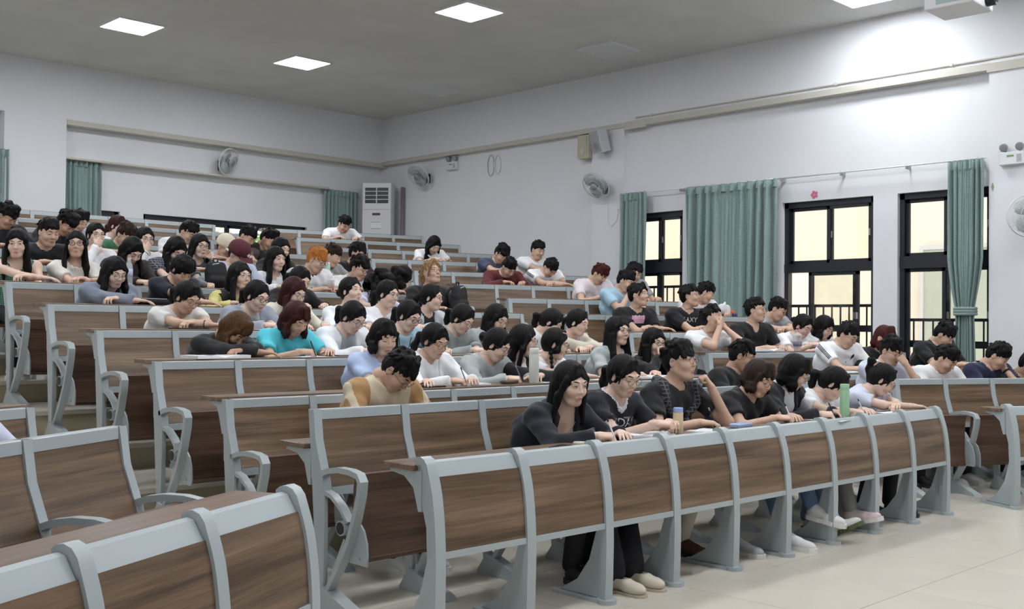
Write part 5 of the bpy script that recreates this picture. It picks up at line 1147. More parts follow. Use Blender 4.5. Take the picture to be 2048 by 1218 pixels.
    if inner is not None:
        (garment(.008, 'short', None, 'shirt', cloth(inner), .06) if inner != 'none' else None); o, v, f = garment(.017, 'long', None, 'jacket', cloth(col), .078, openf=True); o['label'] = 'open front jacket'
    else:
        sl = 'long' if top == 'long' else ('none' if top in ('sleeveless', 'vest') else 'short')
        vn = .10 if (top.startswith('v:') or 'V neck' in p['label']) else 0
        if top == 'vest': garment(.008, 'long', None, 'shirt', cloth('yellow'), .06); o, v, f = garment(.018, 'none', None, 'vest', cloth('darkbrown'), .08, vneck=.12)
        else: o, v, f = garment(.012, sl, None, 'shirt', cloth(col), .068 if sl != 'none' else .085, vneck=vn)
    tops = (o, v, f)
    chest = S-ln_*(.125 if p.get('print') not in ('letters', 'pink') else .045); up3 = Vector(ln_); right = Vector(sx); fn = up3.cross(right); fn = -fn if fn.y > 0 else fn
    def bvh(): return BVHTree.FromPolygons([tuple(a) for a in v], [tuple(a) for a in f])
    pr = p.get('print')
    def put(nm, polys, m, lab=None, org=None, off=.0025):
        vs, fs = decal(bvh(), polys, org if org is not None else chest, right, up3, fn, off); g = MB(); g.add(vs, fs); o_ = g.build(nm, m, t, False)
        if lab: o_['label'] = lab
    R4 = lambda x0, z0, x1, z1: [(x0, z0), (x1, z0), (x1, z1), (x0, z1)]
    grid = lambda x0, z0, x1, z1, n=5, m_=3: [R4(x0+(x1-x0)*i/n, z0+(z1-z0)*j/m_, x0+(x1-x0)*(i+1)/n, z0+(z1-z0)*(j+1)/m_) for i in range(n) for j in range(m_)]
    wink = mat('white_print', (228, 228, 230), .7); bink = mat('black_print', (26, 26, 30), .7)
    if pr == 'jersey':
        put('chest_lettering', text_polys('ADIDAS', .075), wink, 'white lettering across the chest', chest-ln_*.005)
        put('chest_logo', [[(-.085, .045), (-.073, .045), (-.081, .062), (-.088, .056)], [(-.071, .045), (-.059, .045), (-.072, .072), (-.079, .066)], [(-.057, .045), (-.045, .045), (-.063, .082), (-.070, .076)]], wink, 'small white three-bar logo')
        put('chest_badge', text_polys('MUNDO', .014)+[], wink, None, np.array(chest)+np.array(right)*.06+ln_*.045)
    if pr == 'pink': put('chest_print', grid(-.075, -.05, .075, .035, 7, 4), mat('pink_print', (226, 176, 204), .7), 'pale pink print'); put('print_marks', [R4(-.06+i*.022, .0, -.048+i*.022, .028+(i % 2)*.012) for i in range(6)], mat('pink_print2', (238, 214, 226), .7), None, off=.004)
    if pr == 'letters': put('chest_print', text_polys('EAXY', .075), wink, 'blocky white letters', chest-ln_*.03)
    if pr == 'panels':
        for s in (-1, 1): put('shoulder_panel', [[(s*.08, .03), (s*.115, .06), (s*.11, .09), (s*.085, .07)], [(s*.08, .03), (s*.085, .07), (s*.07, .0)]], bink, 'black side panel')
        put('chest_logo', [R4(.03, .0, .038, .012)], bink)
    if pr == 'floral': put('chest_print', [[(-.05+.02*(i % 5)+.009*math.cos(a), -.02+.018*(i//5)+.007*math.sin(a)) for a in np.linspace(0, 5.4, 6)] for i in range(12)], mat('faded_print', (170, 150, 148), .8), 'faded floral print')
    if pr == 'logo': put('chest_logo', [R4(-.006, -.01, .006, .004), [(-.006, .004), (.006, .004), (0, .014)]], bink)
    if pr == 'smallprint': put('chest_print', [[(.022*math.cos(a)*s+.0, -.03+.016*math.sin(a)*s) for a in np.linspace(0, 5.6, 8)] for s in (1,)], mat('brown_print', (120, 100, 84), .8), 'small brown print')
    if pr == 'tricolour':
        me = o.data; me.materials.append(cloth('tan')); cen = v[f].mean(1)-S; la = np.abs(cen @ sx); me.polygons.foreach_set('material_index', ((la > .135) & (la < .235) | (la > .27)).astype(np.int32)); me.update(); o['label'] = 'cream shirt with tan shoulder and sleeve panels'
    if pr in ('stripes', 'panels'):
        g = MB()
        for i, s in enumerate((-1, 1)):
            bb = bvh(); ax_ = Vector(EL[i]-SL[i]); outw = Vector((s, -.35, .55)).normalized()
            for j in (-1, 0, 1):
                prev = None; sd = ax_.cross(outw).normalized()*(.013*j)
                for tt in np.linspace(-.15, .56, 12):
                    o0 = Vector(SL[i])+ax_*tt+sd; h = bb.ray_cast(o0+outw*.25, -outw, .4)
                    if h[0] is None: prev = None; continue
                    c = h[0]+outw*.003; e = ax_.cross(outw).normalized()*.0038
                    if prev: g.add([prev-e, prev+e, c+e, c-e], [(0, 1, 2, 3)])
                    prev = c
        o_ = g.build('sleeve_stripe', bink, t); o_['label'] = 'three black sleeve stripes'
    if pr in ('collarblack',) or p.get('neckline'):
        me = o.data; me.materials.append(bink if p.get('neckline') == 'black' else wink); cen = v[f].mean(1); a_ = C7-ln_*.02+np.array([0, -.015, .0]); fr = S+np.array([0, -.085, -.01])
        def cd(P_, a0, b0, r0, r1):
            ba = b0-a0; h = np.clip(((P_-a0)@ba)/(ba@ba), 0, 1); return np.linalg.norm(P_-a0-h[:, None]*ba, axis=1)-(r0+(r1-r0)*h)
        dd = cd(cen, a_, nb+ln_*.05, .068, .078)
        if top.startswith('v:'): dd = np.minimum(dd, cd(cen, fr+np.array([0, -.01, .03]), fr-ln_*.10+np.array([0, -.06, 0]), .045, .006))
        me.polygons.foreach_set('material_index', (dd < .014).astype(np.int32)); me.update(); o['label'] = 'shirt with contrasting neckline'
    if top == 'collar':
        g = MB()
        cb = Vector(C7)+Vector((0, -.01, .0)); n_ = 18; vs = []
        for j in range(n_+1):
            a = math.radians(-60+300*j/n_+0)-math.pi/2+math.radians(90)
            a = math.radians(-60)+math.radians(300)*j/n_
            dv = right*math.cos(a)+fn*(-math.sin(a)); dv = -fn*math.sin(a)*.078+right*math.cos(a)*.086
            fr_ = max(0, -math.sin(a)); dp = up3*(-.045*fr_)
            top_ = cb+dv*.92+up3*.030+dp; vs += [top_, cb+dv*1.32-up3*.022+dp*1.5]
        g.add(vs, [(2*j, 2*j+1, 2*j+3, 2*j+2) for j in range(n_)]); o_ = g.build('collar', cloth(col), t, True); md = o_.modifiers.new('s', 'SOLIDIFY'); md.thickness = .004
    if p.get('extra') == 'pearls':
        g = MB(); BB_ = BVHTree.FromPolygons([tuple(a_) for a_ in bv], [tuple(a_) for a_ in bf])
        for j in range(31):
            a = math.pi*(j/30); pt = Vector(C7)+right*math.cos(a)*.075+fn*(.045+.05*math.sin(a))-up3*(.015+.10*math.sin(a)); nn = BB_.find_nearest(pt); pt = nn[0]+nn[1]*.004
            g.lathe([(.0008, -.0045), (.004, -.002), (.0048, 0), (.004, .002), (.0008, .0045)], c=pt, n=6)
        g.build('necklace', mat('pearl', (226, 222, 214), .25), t, True)
    if p.get('extra') == 'lanyard':
        bb = bvh(); g = MB()
        for s in (-1, 1):
            P_ = []
            for j in range(8):
                q_ = j/7; o0 = Vector(chest)+up3*(.12-.26*q_)+right*s*(.055*(1-q_)+.004); h = bb.ray_cast(o0+fn*.3, -fn, .6)
                if h[0] is not None: P_.append(h[0]+fn*.003)
            if len(P_) > 2: g.tube(P_, .0028, 5)
        g.build('lanyard', M_DARK, t, True)
    if p.get('extra') == 'plaidshawl':
        pm = plaid_mat('dark_plaid_cloth', (34, 34, 40), (96, 96, 102), 13); g = MB(); bb = bvh()
        for s in (-1, 1):
            P_ = []; 
            for q_ in np.linspace(0, 1, 9):
                c = Vector(C7)+right*s*(.03+.13*math.sin(min(1, q_*1.6)*1.57)*(1-.75*max(0, q_-.45)/.55))+fn*(-.05+.17*q_)-up3*(.0+.22*max(0, q_-.25)); nn = bb.find_nearest(c); P_.append(nn[0]+nn[1]*.010)
            g.tube(P_, [.030, .034, .036, .034, .030, .026, .024, .024, .020], 8)
            g.tube([P_[-1], P_[-1]-up3*.06+right*s*.02+fn*.012, P_[-1]-up3*.13+right*s*.035+fn*.006], [.018, .022, .012], 8)
        o_ = g.build('tied_shirt', pm, t, True); o_['label'] = 'black and white plaid shirt tied over the shoulders'
    # hair, cap
    style = p['hair']; hcol = {'orange': 'orange', 'auburn': 'auburn', 'auburnbob': 'auburn', 'blond': 'blond', 'longbrown': 'brown', 'brownmess': 'dkbrown', 'bobred': 'red', 'longred': 'red', 'redtied': 'red', 'shagbrown': 'dkbrown'}.get(style, 'black')
    v_, f_ = hair_mesh(style, H, Rh*sc, near, idx, S); ho = link_mesh('hair', np_mesh('hair', v_, f_, HAIRM[hcol]), t)
    if hcol in ('orange',): ho['label'] = 'bright orange dyed hair'
    if style.startswith('cap') and style != 'capblack':
        cm = mat('maroon_cap', (84, 30, 42), .8) if style == 'capmaroon' else mat('cream_cap', (224, 214, 190), .8)
        m = MB(); prof = [(.098, -.0), (.099, .03), (.092, .07), (.070, .10), (.035, .118), (.006, .124)]; m.lathe([(r, z) for r, z in prof], c=(0, 0, 0), n=20)
        m.v = [(x, y*1.12+.02, z+.015) for x, y, z in m.v]
        vs = []; n_ = 10
        for j in range(n_+1):
            a = math.pi*(j/n_); vs += [(.085*math.cos(a), -.075-.02*math.sin(a), .030), (.075*math.cos(a), -.085-.085*math.sin(a), .015)]
        m.add(vs, [(2*j, 2*j+1, 2*j+3, 2*j+2) for j in range(n_)])
        co = m.build('cap', cm, t, True); co.matrix_local = Matrix.Translation(Vector(H)) @ Matrix(Rh*sc).to_4x4()
        if style == 'capmaroon':
            g = MB(); g.box((-.012, -.108, .055), (.012, -.100, .062)); g.box((-.004, -.106, .045), (.006, -.100, .075)); l_ = g.build('cap_logo', wink, co)
            l_['label'] = 'small white mark on the cap'
    if style == 'bun' or style == 'ponyhigh':
        g = MB(); c = Rh @ np.array([0, .108, -.01 if style == 'bun' else .068])+H; ax = Vector(Rh @ np.array([0, 1, .2])); qq = ax.to_track_quat('Z', 'Y')
        g.tube([tuple(Vector(c)+qq @ Vector((.026*math.cos(a), .026*math.sin(a), 0))) for a in np.linspace(0, 6.28, 14)[:-1]], .008, 6, closed=True)
        o_ = g.build('hair_tie', mat('floral_scrunchie', (168, 140, 124), .8, noise=.5, nscale=60) if style == 'ponyhigh' else mat('grey_tie', (150, 150, 156), .7), t, True)
    if style == 'pig':
        g = MB(); c = Vector(H)+Vector(Rh @ np.array([-.045, -.055, .098])); g.box((-.006, -.022, -.003), (.006, .022, .005)); g.v = [tuple(c+Vector(Rh @ np.array(v0))) for v0 in g.v]; g.build('hair_clip', mat('pink_clip', (226, 170, 176), .5), t)
    # face parts
    MH = Matrix.Translation(Vector(H)) @ Matrix(Rh*sc).to_4x4()
    def fp(key, mats, nm): o_ = link_mesh(nm, feat_mesh(key, mats, nm), t); o_.matrix_local = MH; return o_
    
    for s_ in '1', '-1': fp(sex+('open' if pit < 14 else 'down')+s_, [M_EYE, M_EYEW], 'eye'); fp(sex+'brow'+s_, [HAIRM['dkbrown'] if hcol != 'black' else HAIRM['black']], 'eyebrow')
    fp(sex+'lips', [M_LIP[sex]], 'lips')
    if p['gl']:
        o_ = link_mesh('glasses', GLM[('thick', 'b')] if ('black glasses' in p['label'] or 'dark glasses' in p['label'] or p['k'] in (8, 5, 7) and idx % 2) else GLM[('round', 'g')], t); o_.matrix_local = MH
    # wrist bands / watch
    for nm, i, c_, wdt in p.get('band', []):
        g = MB(); e = (WR[i]-EL[i]); e /= np.linalg.norm(e); c = WR[i]-e*.028; qq = Vector(e).to_track_quat('Z', 'Y'); r = ra[3]+.006+(.01 if top == 'long' else 0)
        for z_ in np.linspace(-wdt, wdt, 3 if wdt > .004 else 1): g.tube([tuple(Vector(c)+qq @ Vector((r*math.cos(a), r*math.sin(a), z_))) for a in np.linspace(0, 6.28, 15)[:-1]], .0035, 5, closed=True)
        g.build(nm, mat('band_'+str(c_), c_, .5), t, True)
    # legs
    lg = p.get('legs')
    tc = p.get('trc', (36, 38, 48)); tm = mat('trousers_%d_%d_%d' % tc, tc, .85, noise=.06, nscale=14, bump=.3, bscale=20)
    if lg:
        iw = lambda P: np.array([float((np.array(P[:2])-o2)@d), float(-(np.array(P[:2])-o2)@nr), P[2]])
        an = [iw(x) for x in lg['feet']]; hips = [pel+np.array([-.085, -.02, -.03]), pel+np.array([.085, -.02, -.03])]; kn = []
        for i in range(2): kn.append(ik(hips[i], an[i]+np.array([0, .04, .09]), .42, .42, np.array([(-.1, .1)[i], -.5, 1.0])))
        for i in range(2): kn[i][2] = min(kn[i][2], .60)
        v1, f1 = leg_field(hips, kn, [a+np.array([0, .05, .10]) for a in an], lg.get('wide', False), .011); link_mesh('trousers', np_mesh('trousers', v1, f1, tm), t)
        for i in range(2):
            u_, s_, l_ = shoe_meshes(*SHC[lg['shoe'][i]], lg['shoe'][i]); so = link_mesh('shoe', u_, t); so.location = an[i]; so.rotation_euler = lg.get('rot', [(0, 0, 0), (0, 0, 0)])[i]
            link_mesh('sole', s_, so); 
            if l_: link_mesh('laces', l_, so)
    else:
        if sex not in LEGT:
            hips = [pel+np.array([-.085, -.02, -.03]), pel+np.array([.085, -.02, -.03])]
            LEGT[sex] = leg_field(hips, [(-.10, -.40, .50), (.10, -.40, .50)], [(-.10, -.36, .10), (.10, -.36, .10)], False, .014)
        kk = ('legs', sex, tc)
        if kk not in FM: FM[kk] = np_mesh('trousers', LEGT[sex][0], LEGT[sex][1], tm)
        link_mesh('trousers', FM[kk], t)
        if k <= 2 or True:
            u_, s_, l_ = shoe_meshes(*SHC['white'], 'white') if idx % 3 else shoe_meshes(*SHC['black'], 'black')
            for s in (-1, 1): so = link_mesh('shoe', u_, t, (s*.10, -.39, 0)); link_mesh('sole', s_, so)
    p['_hand'] = (np.array(WR), np.array(HD)); p['_t'] = t
    return t

tP = time.time()
for i, p in enumerate(PEOPLE): person(p, i)
print('people', len(PEOPLE), 'in', round(time.time()-tP, 1))
# ------------------------------------------------------------------ things on the desks
def at_desk(b, k, u, v, deskz):
    if b == 'L': q, th = left_row(1.97, 5.40, 24, .55, 5); P0 = q
    elif b == 'M': x, y, th, w, n = row_m(k); P0 = (x, y)
    elif k == 0: P0 = (8.66, 3.34); th = math.radians(-27)
    else: x, y, th, w, n = row_r(k); P0 = (x, y)
    return (P0[0]+math.cos(th)*u-math.sin(th)*v, P0[1]+math.sin(th)*u+math.cos(th)*v, LV(k)+deskz), th
def dz_(k): return .765 if k == 0 else (.785 if k == 1 else .965)
def bottle(loc, label, r, h, body, cap, capm=None, neck=.6):
    t = thing('bottle', label, 'bottle', loc)
    m = MB(); m.lathe([(r*.9, 0), (r, .006), (r, h*.80), (r*.96, h*.82)], n=20); m.build('body', body, t, True, 50)
    m = MB(); m.lathe([(r*.93, h*.82), (r*.95, h*.83), (r*.95, h*.985), (r*.85, h)], n=20); m.build('lid', cap, t, True, 50); return t
def book(loc, rz, label, w=.21, h=.15, op=True, cover=(200, 200, 196), th=.008, name='open_book', lines=True):
    t = thing(name, label, 'book', loc, rz)
    c = MB(); c.box((-w/2-.003, -h/2-.003, 0), (w/2+.003, h/2+.003, .002)); c.build('cover', mat('cover_%d_%d_%d' % cover, cover, .6), t)
    for s in ((-1, 1) if op else (0,)):
        m = MB(); vs = []; n = 6
        for i in range(n+1):
            q = i/n; x = (s*w/2*q) if op else (-w/2+w*q); z = .002+th*((math.sin(min(1, q*1.3)*math.pi*.6)*.9+.25) if op else 1)
            if op and q == 0: z = .004
            vs += [(x, -h/2, .002), (x, h/2, .002), (x, h/2, z), (x, -h/2, z)]
        fs = []
        for i in range(n):
            a = 4*i; fs += [(a+3, a+7, a+6, a+2), (a, a+4, a+7, a+3), (a+1, a+2, a+6, a+5)]
        fs += [(0, 3, 2, 1), (4*n, 4*n+1, 4*n+2, 4*n+3)]; m.add(vs, fs); m.build('page_block', M_PAPER, t)
        if lines and op:
            g = MB()
            for r_ in range(7):
                y = -h*.38+r_*h*.12; g.box((min(s*.012, s*w*.44), y, th+.0035), (max(s*.012, s*w*.44), y+.002, th+.0040))
            g.build('written_lines', mat('pencil_grey', (170, 172, 180), .8), t)
    return t
def sheet(loc, rz, label, w=.21, h=.297, c=(236, 236, 238)):
    m = MB(); n = 6; vs = []
    for i in range(n+1):
        x = -w/2+w*i/n; vs += [(x, -h/2, .0015+.0015*math.sin(i)), (x, h/2, .0015+.0015*math.cos(i))]
    m.add(vs, [(2*i, 2*i+2, 2*i+3, 2*i+1) for i in range(n)]); o = m.build('paper_sheet', mat('paper_%d' % c[0], c, .8), None, loc=loc, rot=(0, 0, rz)); md = o.modifiers.new('s', 'SOLIDIFY'); md.thickness = .0012
    return tag(o, label, 'paper')
def phone(loc, rz, label, c=(24, 24, 28), tilt=0, nm='mobile_phone'):
    t = thing(nm, label, 'phone', loc, rz); t.rotation_euler = (tilt, 0, rz)
    m = MB(); m.add(*rbox((-.036, -.075, 0), (.036, .075, .009), .003)); m.build('case', mat('phonecase_%d_%d_%d' % c, c, .4), t)
    m = MB(); m.box((-.032, -.070, .009), (.032, .070, .0096)); m.build('screen', mat('dark_screen', (30, 34, 40), .12), t); return t
def pen(p, hand, label, c=(30, 30, 34)):
    W, D = p['_hand']; t0 = p['_t']; Rz = Matrix.Rotation(t0.rotation_euler[2], 3, 'Z'); base = Vector(t0.location)
    X = Vector(D[hand]); tip = Vector(W[hand])+X*.105+Vector((0, 0, -.045)); dr = (Vector((0, 0, 1))*.85-X*.45+Vector((.15, 0, 0))).normalized()
    o = thing('pen', label, 'pen', base+Rz @ tip); m = MB(); dr = Rz @ dr; m.cyl(dr*.012, dr*.125, .0042, n=8); m.build('barrel', mat('pen_%d_%d_%d' % c, c, .4), o, True, 40)
    m = MB(); m.cyl((0, 0, 0), dr*.012, .0012, .004, n=8); m.build('tip', M_GREYP, o, True); m = MB(); m.cyl(dr*.125, dr*.145, .0045, .0040, n=8); m.build('cap', M_DARK if c[0] > 100 else M_GREYP, o, True)
M_PG = mat('pastel_green_steel', (156, 196, 160), .4); M_CREAMB = mat('cream_white_flask', (216, 218, 208), .4); M_LB = mat('pale_blue_lid', (150, 176, 222), .4); M_TEA = mat('milky_tea_plastic', (216, 196, 160), .3)
# backpacks, bag, cup
def backpack(loc, rz, label, sc=1, m=None):
    t = thing('backpack', label, 'backpack', loc, rz); res = .011; G = Grid((-.2, -.16, -.02), (.2, .16, .42), res); V = G.new()
    for z in (.07, .19, .29): G.cap(V, (-.07, 0, z), (.07, 0, z), .085-.02*(z > .25), None, .06)
    G.cap(V, (-.06, -.07, .10), (.06, -.07, .10), .05, None, .03); v, f = nets(V, G.lo, res); v[:, 2] -= v[:, 2].min(); v *= sc
    link_mesh('pack_body', np_mesh('pack_body', v, f, mat('black_nylon', (24, 24, 28), .7, bump=.3, bscale=40)), t)
    g = MB(); g.tube([(-.03*sc, .02, .37*sc), (-.03*sc, .02, .41*sc), (.03*sc, .02, .41*sc), (.03*sc, .02, .37*sc)], .008, 6); g.build('handle', M_DARK, t, True)
    g = MB(); g.tube([(-.1*sc, -.06*sc, .05*sc), (-.115*sc, -.065*sc, .2*sc), (-.06*sc, -.06*sc, .33*sc), (.02*sc, -.065*sc, .345*sc)], .004, 5); g.build('piping', mat('white_piping', (214, 214, 218), .6), t, True)
    for s in (-1, 1): g = MB(); g.tube([(s*.07*sc, .08*sc, .34*sc), (s*.09*sc, .16*sc, .25*sc), (s*.09*sc, .13*sc, .08*sc)], .014, 6); g.build('strap', M_DARK, t, True)
    return t

loc, th = at_desk('M', 0, 0.98, 0.07, dz_(0)); phone(loc, 1.9, 'black phone lying on the front desk before the woman with pearls')
loc, th = at_desk('M', 0, 1.276, 0.14, dz_(0)); book(loc, .3, 'small notebook with yellow edge under the writing hand, front desk', .16, .12, False, (226, 222, 120), .006, 'notebook')
loc, th = at_desk('M', 0, 1.782, 0.17, dz_(0)); book(loc, -.35, 'open white notebook before the woman in navy jersey', .27, .18, True, (150, 160, 150), .012)
loc, th = at_desk('M', 0, 1.965, 0.09, dz_(0)); bottle(loc, 'small plastic bottle of milky tea with pale blue lid, front desk', .029, .155, M_TEA, M_LB)
loc, th = at_desk('M', 0, 1.834, 0.08, dz_(0)); t = thing('tissue', 'crumpled white tissue beside the milky tea bottle', 'tissue', loc); G = Grid((-.05, -.05, -.01), (.05, .05, .06), .006); V = G.new(); [G.ell(V, (random.uniform(-.02, .02), random.uniform(-.015, .015), .012+random.uniform(0, .012)), (.016, .012, .012), .006) for _ in range(7)]; v, f = nets(V, G.lo, .006); link_mesh('crumple', np_mesh('crumple', v, f, M_PAPER), t)
loc, th = at_desk('M', 0, 2.274, 0.12, dz_(0)); book(loc, .1, 'thin white booklet before the young man with plaid shirt', .2, .14, True, (216, 216, 214), .005)
loc, th = at_desk('M', 0, 2.649, 0.13, dz_(0)); t = thing('pencil_case', 'pale blue translucent pencil case on the front desk', 'pencil case', loc, .1); m = MB(); m.add(*rbox((-.09, -.035, 0), (.09, .035, .028), .01)); m.build('case', mat('pale_blue_plastic', (166, 186, 222), .3), t); m = MB(); m.box((-.09, -.036, .017), (.09, .036, .019)); m.build('seam', M_GREYP, t)
loc, th = at_desk('M', 0, 2.954, 0.09, dz_(0)); book(loc, .2, 'small green and white card pad before tousled haired woman', .12, .08, False, (150, 190, 140), .003, 'card_pad')
loc, th = at_desk('M', 0, 3.606, 0.1, dz_(0)); sheet(loc, .15, 'loose white sheet lying before the woman with dark bob')
loc, th = at_desk('M', 0, 3.78, 0.06, dz_(0)); bottle(loc, 'tall pastel green insulated bottle standing on front desk', .032, .235, M_PG, M_PG)
loc, th = at_desk('M', 0, 4.118, 0.18, dz_(0)); book(loc, -.1, 'thick open white notebook behind the pastel green bottle', .26, .2, True, (210, 210, 214), .022)
loc, th = at_desk('M', 0, 4.527, 0.1, dz_(0)); sheet(loc, -.1, 'loose white sheet at the right end of front desk', .2, .14)
loc, th = at_desk('M', 2, 2.507, 0.07, dz_(2)); bottle(loc, 'tall cream white flask standing on third row desk', .036, .25, M_CREAMB, M_CREAMB)
loc, th = at_desk('M', 2, 1.934, 0.14, dz_(2)); book(loc, -.2, 'open white notebook written in by woman in white cardigan', .26, .19, True, (60, 62, 72), .01)
loc, th = at_desk('M', 2, 1.602, 0.1, dz_(2)); phone(loc, 1.4, 'dark phone lying left of the open notebook, third row desk')
loc, th = at_desk('M', 2, 2.299, 0.1, dz_(2)); t = thing('glasses_case', 'brown oblong glasses case lying left of cream flask', 'case', loc, .1); m = MB(); m.add(*rbox((-.08, -.03, 0), (.08, .03, .025), .012)); m.build('shell', mat('brown_case', (92, 80, 72), .4), t); m = MB(); m.box((-.081, -.031, .014), (.081, .031, .016)); m.build('seam', M_DARK, t)
loc, th = at_desk('M', 2, 2.667, 0.14, dz_(2)); sheet(loc, .3, 'white sheet under the hand right of cream flask', .2, .15)
loc, th = at_desk('M', 2, 3.914, 0.14, dz_(2)); book(loc, .2, 'wide open book lying before the woman in black hoodie', .36, .2, True, (200, 200, 204), .012)
loc, th = at_desk('M', 2, 3.249, 0.12, dz_(2)); sheet(loc, -.1, 'white sheet before the long haired woman in light grey', .22, .16)
loc, th = at_desk('M', 3, 0.496, 0.12, dz_(3)); book(loc, .1, 'big open book under the woman with brown hanging hair', .40, .2, True, (214, 208, 190), .016)
loc, th = at_desk('M', 3, 1.207, 0.11, dz_(3)); sheet(loc, .2, 'white exam sheet written on by woman in turquoise', .24, .17)
loc, th = at_desk('M', 3, 1.502, 0.1, dz_(3)); phone(loc, 1.5, 'grey phone lying beside the white jacket sleeve', (120, 124, 128))
loc, th = at_desk('M', 3, 2.781, 0.15, dz_(3)); sheet(loc, 0, 'white page beside the woman in grey cardigan', .2, .15)
loc, th = at_desk('M', 4, 0.74, 0.11, dz_(4)); t = thing('tablet', 'dark tablet lying under the forearm in fifth row', 'tablet', loc, .05); m = MB(); m.add(*rbox((-.12, -.08, 0), (.12, .08, .008), .003)); m.build('case', M_DARK, t); m = MB(); m.box((-.11, -.07, .008), (.11, .07, .009)); m.build('screen', mat('dim_screen', (70, 80, 88), .15), t)
loc, th = at_desk('M', 4, 1.364, 0.11, dz_(4)); sheet(loc, .1, 'white sheet under the hands of woman in lavender grey', .24, .16)
loc, th = at_desk('M', 5, 0.872, 0.12, dz_(5)); t = thing('pouch', 'black pouch next to the elbow of woman in bomber jacket', 'pouch', loc, .1); m = MB(); m.add(*rbox((-.13, -.05, 0), (.13, .05, .05), .022)); m.build('pouch_body', mat('black_fabric', (22, 22, 24), .9), t, True); m = MB(); m.cyl((-.11, -.03, .05), (.11, -.03, .05), .004); m.build('zip', M_GREYP, t)
loc, th = at_desk('M', 6, 0.39, 0.1, dz_(6)); t = thing('earphone_case', 'small white case on desk between two long haired women', 'case', loc, .1); m = MB(); m.add(*rbox((-.06, -.03, 0), (.06, .03, .022), .010)); m.build('shell', M_WHITE, t); m = MB(); m.box((-.02, -.032, .009), (.0, -.030, .014)); m.build('mark', M_DARK, t)
loc, th = at_desk('M', 6, 1.053, 0.1, dz_(6)); t = thing('water_bottle', 'clear plastic water bottle with white cap and blue label', 'bottle', loc); m = MB(); m.lathe([(.026, 0), (.032, .01), (.032, .15), (.030, .17), (.014, .205), (.013, .215)], n=18); m.build('bottle_body', M_CLEAR, t, True); m = MB(); m.lathe([(.0325, .07), (.0325, .14)], n=18); m.build('bottle_label', mat('pale_label', (196, 204, 226), .5), t, True); m = MB(); m.lathe([(.015, .21), (.015, .235)], n=14); m.build('cap', M_WHITE, t)
loc, th = at_desk('M', 6, 3.123, 0.1, dz_(6)); t = thing('drink_cup', 'clear plastic cup of orange iced tea with straw', 'cup', loc); m = MB(); m.lathe([(.030, .055), (.034, .09)], n=18); m.lathe([(.026, 0), (.031, .055), (.036, .11), (.0365, .112)], n=18, mi=1); m.build('cup_body', [mat('orange_tea', (196, 112, 70), .2), M_CLEAR], t, True); m = MB(); m.lathe([(.027, .004), (.033, .085), (.033, .086)], n=16); m.build('tea', mat('orange_tea', (196, 112, 70), .2), t, True); m = MB(); m.lathe([(.038, .112), (.036, .12), (.012, .14)], n=18); m.build('lid', M_CLEAR, t, True); m = MB(); m.cyl((.005, 0, .02), (.02, 0, .20), .003); m.build('straw', M_WHITE, t)
loc, th = at_desk('M', 6, 2.818, 0.11, dz_(6)); sheet(loc, .1, 'white sheet before the orange haired man', .24, .16)
loc, th = at_desk('M', 6, 1.691, 0.1, dz_(6)); t = thing('plastic_bag', 'crumpled clear plastic bag behind the white tee woman', 'bag', loc); G = Grid((-.1, -.08, -.01), (.1, .08, .14), .009); V = G.new(); [G.ell(V, (random.uniform(-.05, .05), random.uniform(-.03, .03), .03+random.uniform(0, .04)), (.04, .03, .03), .01) for _ in range(7)]; v, f = nets(V, G.lo, .009); link_mesh('film', np_mesh('film', v, f, mat('grey_film', (120, 122, 128), .3)), t)
loc, th = at_desk('M', 7, 3.661, 0.1, dz_(7)); bottle(loc, 'pale green bottle behind the orange haired man', .03, .17, mat('mint_plastic', (176, 214, 196), .3), M_WHITE)
loc, th = at_desk('M', 6, 0.007, 0.1, dz_(6)); sheet(loc, 0, 'white sheet before the woman in green plaid top', .2, .14)
loc, th = at_desk('R', 5, 2.26, 0.12, dz_(5)); t = thing('plastic_bag', 'white plastic shopping bag with orange and blue print', 'bag', loc, .1); G = Grid((-.22, -.12, -.01), (.22, .12, .2), .010); V = G.new(); [G.ell(V, (random.uniform(-.11, .11), random.uniform(-.03, .03), .05+random.uniform(0, .05)), (.06, .04, .05), .015) for _ in range(9)]; G.cap(V, (.0, 0, .1), (.02, 0, .16), .015); v, f = nets(V, G.lo, .01); link_mesh('bag_body', np_mesh('bag_body', v, f, mat('white_film', (222, 224, 228), .35, bump=.8, bscale=20)), t); m = MB(); m.add(*rbox((.02, -.10, .03), (.08, -.075, .07), .01)); m.build('orange_print', mat('bright_orange', (240, 110, 60), .5), t); m = MB(); m.add(*rbox((.04, -.10, .0), (.15, -.075, .035), .01)); m.build('blue_print', mat('deep_blue', (60, 60, 130), .5), t)
loc, th = at_desk('R', 3, 0.815, 0.12, dz_(3)); book(loc, 0, 'open white book before the man in black V neck tee', .40, .2, True, (190, 190, 196), .02)
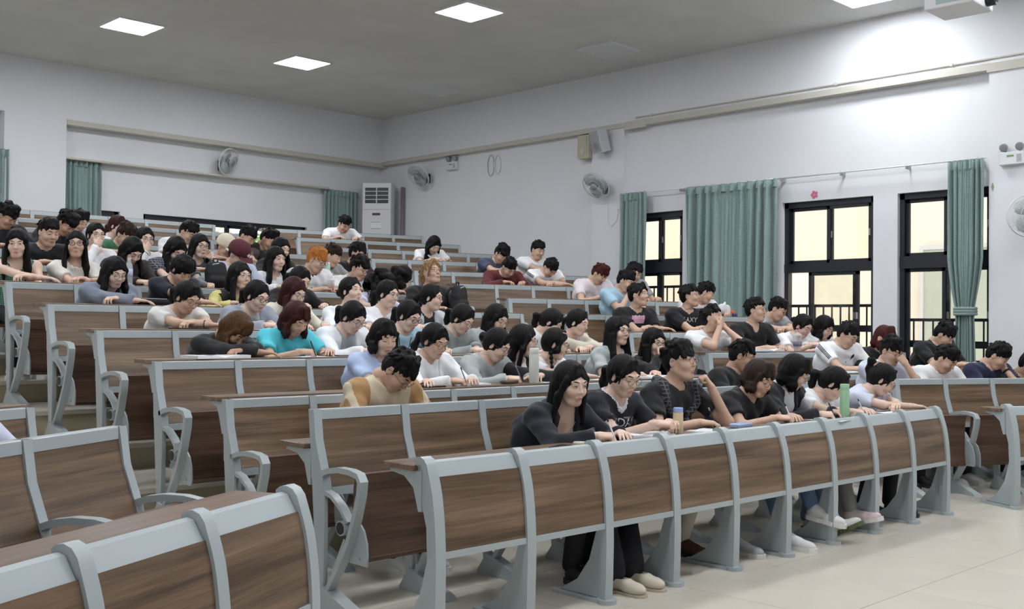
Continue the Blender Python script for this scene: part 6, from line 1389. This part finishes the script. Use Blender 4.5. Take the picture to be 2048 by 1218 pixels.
loc, th = at_desk('R', 3, 1.185, 0.07, dz_(3)); t = thing('drink_cup', 'tall clear plastic cup with pink straw before woman in white', 'cup', loc); m = MB(); m.lathe([(.034, 0), (.046, .15), (.047, .152)], n=18); m.build('cup_body', M_CLEAR, t, True); m = MB(); m.lathe([(.049, .152), (.044, .165), (.012, .19)], n=18); m.build('lid', M_CLEAR, t, True); m = MB(); m.cyl((0, 0, .02), (.03, 0, .26), .005); m.build('straw', mat('pink_straw', (206, 120, 140), .4), t); m = MB(); m.lathe([(.0415, .05), (.0445, .10)], n=18); m.build('print_band', mat('grey_print3', (120, 116, 130), .6), t, True)
loc, th = at_desk('R', 2, 0.707, 0.12, dz_(2)); book(loc, .05, 'green edged notebook before the man in sports tee', .26, .18, True, (96, 132, 96), .010)
loc, th = at_desk('R', 2, 2.181, 0.15, dz_(2)); phone(loc, 1.2, 'dark tablet phone before the man in black near the curtain', (60, 64, 70))
loc, th = at_desk('R', 9, 1.038, 0.12, dz_(9)); sheet(loc, 0, 'white sheet under the arms of lone woman in white tee', .24, .16)
loc, th = at_desk('R', 7, 1.42, 0.1, dz_(7)); sheet(loc, 0, 'white sheet under the man with sleeve stripes', .26, .16)
loc, th = at_desk('M', 5, 4.094, .14, dz_(5)); backpack(loc, .3, 'black backpack standing on desk beside the blond man', .72)
loc, th = at_desk('M', 6, 1.894, .14, dz_(6)); backpack(loc, -.2, 'black backpack with white piping beside the maroon cap', .66)

def find(s): return next(q for q in PEOPLE if s in q['label'])
for s, lab, c in (('pearl', 'white pen held by woman in black cardigan at the front desk', (228, 228, 230)), ('young man in black tee with plaid', 'thin black pen in the hand of young man with plaid shirt', (30, 30, 34)), ('brown tousled', 'white pen held by woman with brown tousled hair', (230, 230, 232)),
                  ('dark bob in black open', 'black pen held by woman with dark bob at front desk', (30, 30, 34)), ('white vest', 'pale pen held by woman in white vest bent over', (214, 214, 220)), ('turquoise', 'thick black pen held by woman in turquoise tee', (22, 22, 26)),
                  ('ponytail over her shoulder', 'grey pen held by woman in white cardigan, third row', (120, 124, 134)), ('hoodie with low bun', 'pen held by woman in light grey hoodie with bun', (90, 96, 110)), ('grey polo', 'pink topped pen held by woman in white jacket and grey polo', (214, 150, 150)), ('bent forward beside', 'dark pen held by woman in grey cardigan', (60, 62, 70))):
    pen(find(s), 0 if 'young man' not in s else 0, lab, c)
print('script seconds', round(time.time()-T0, 1))
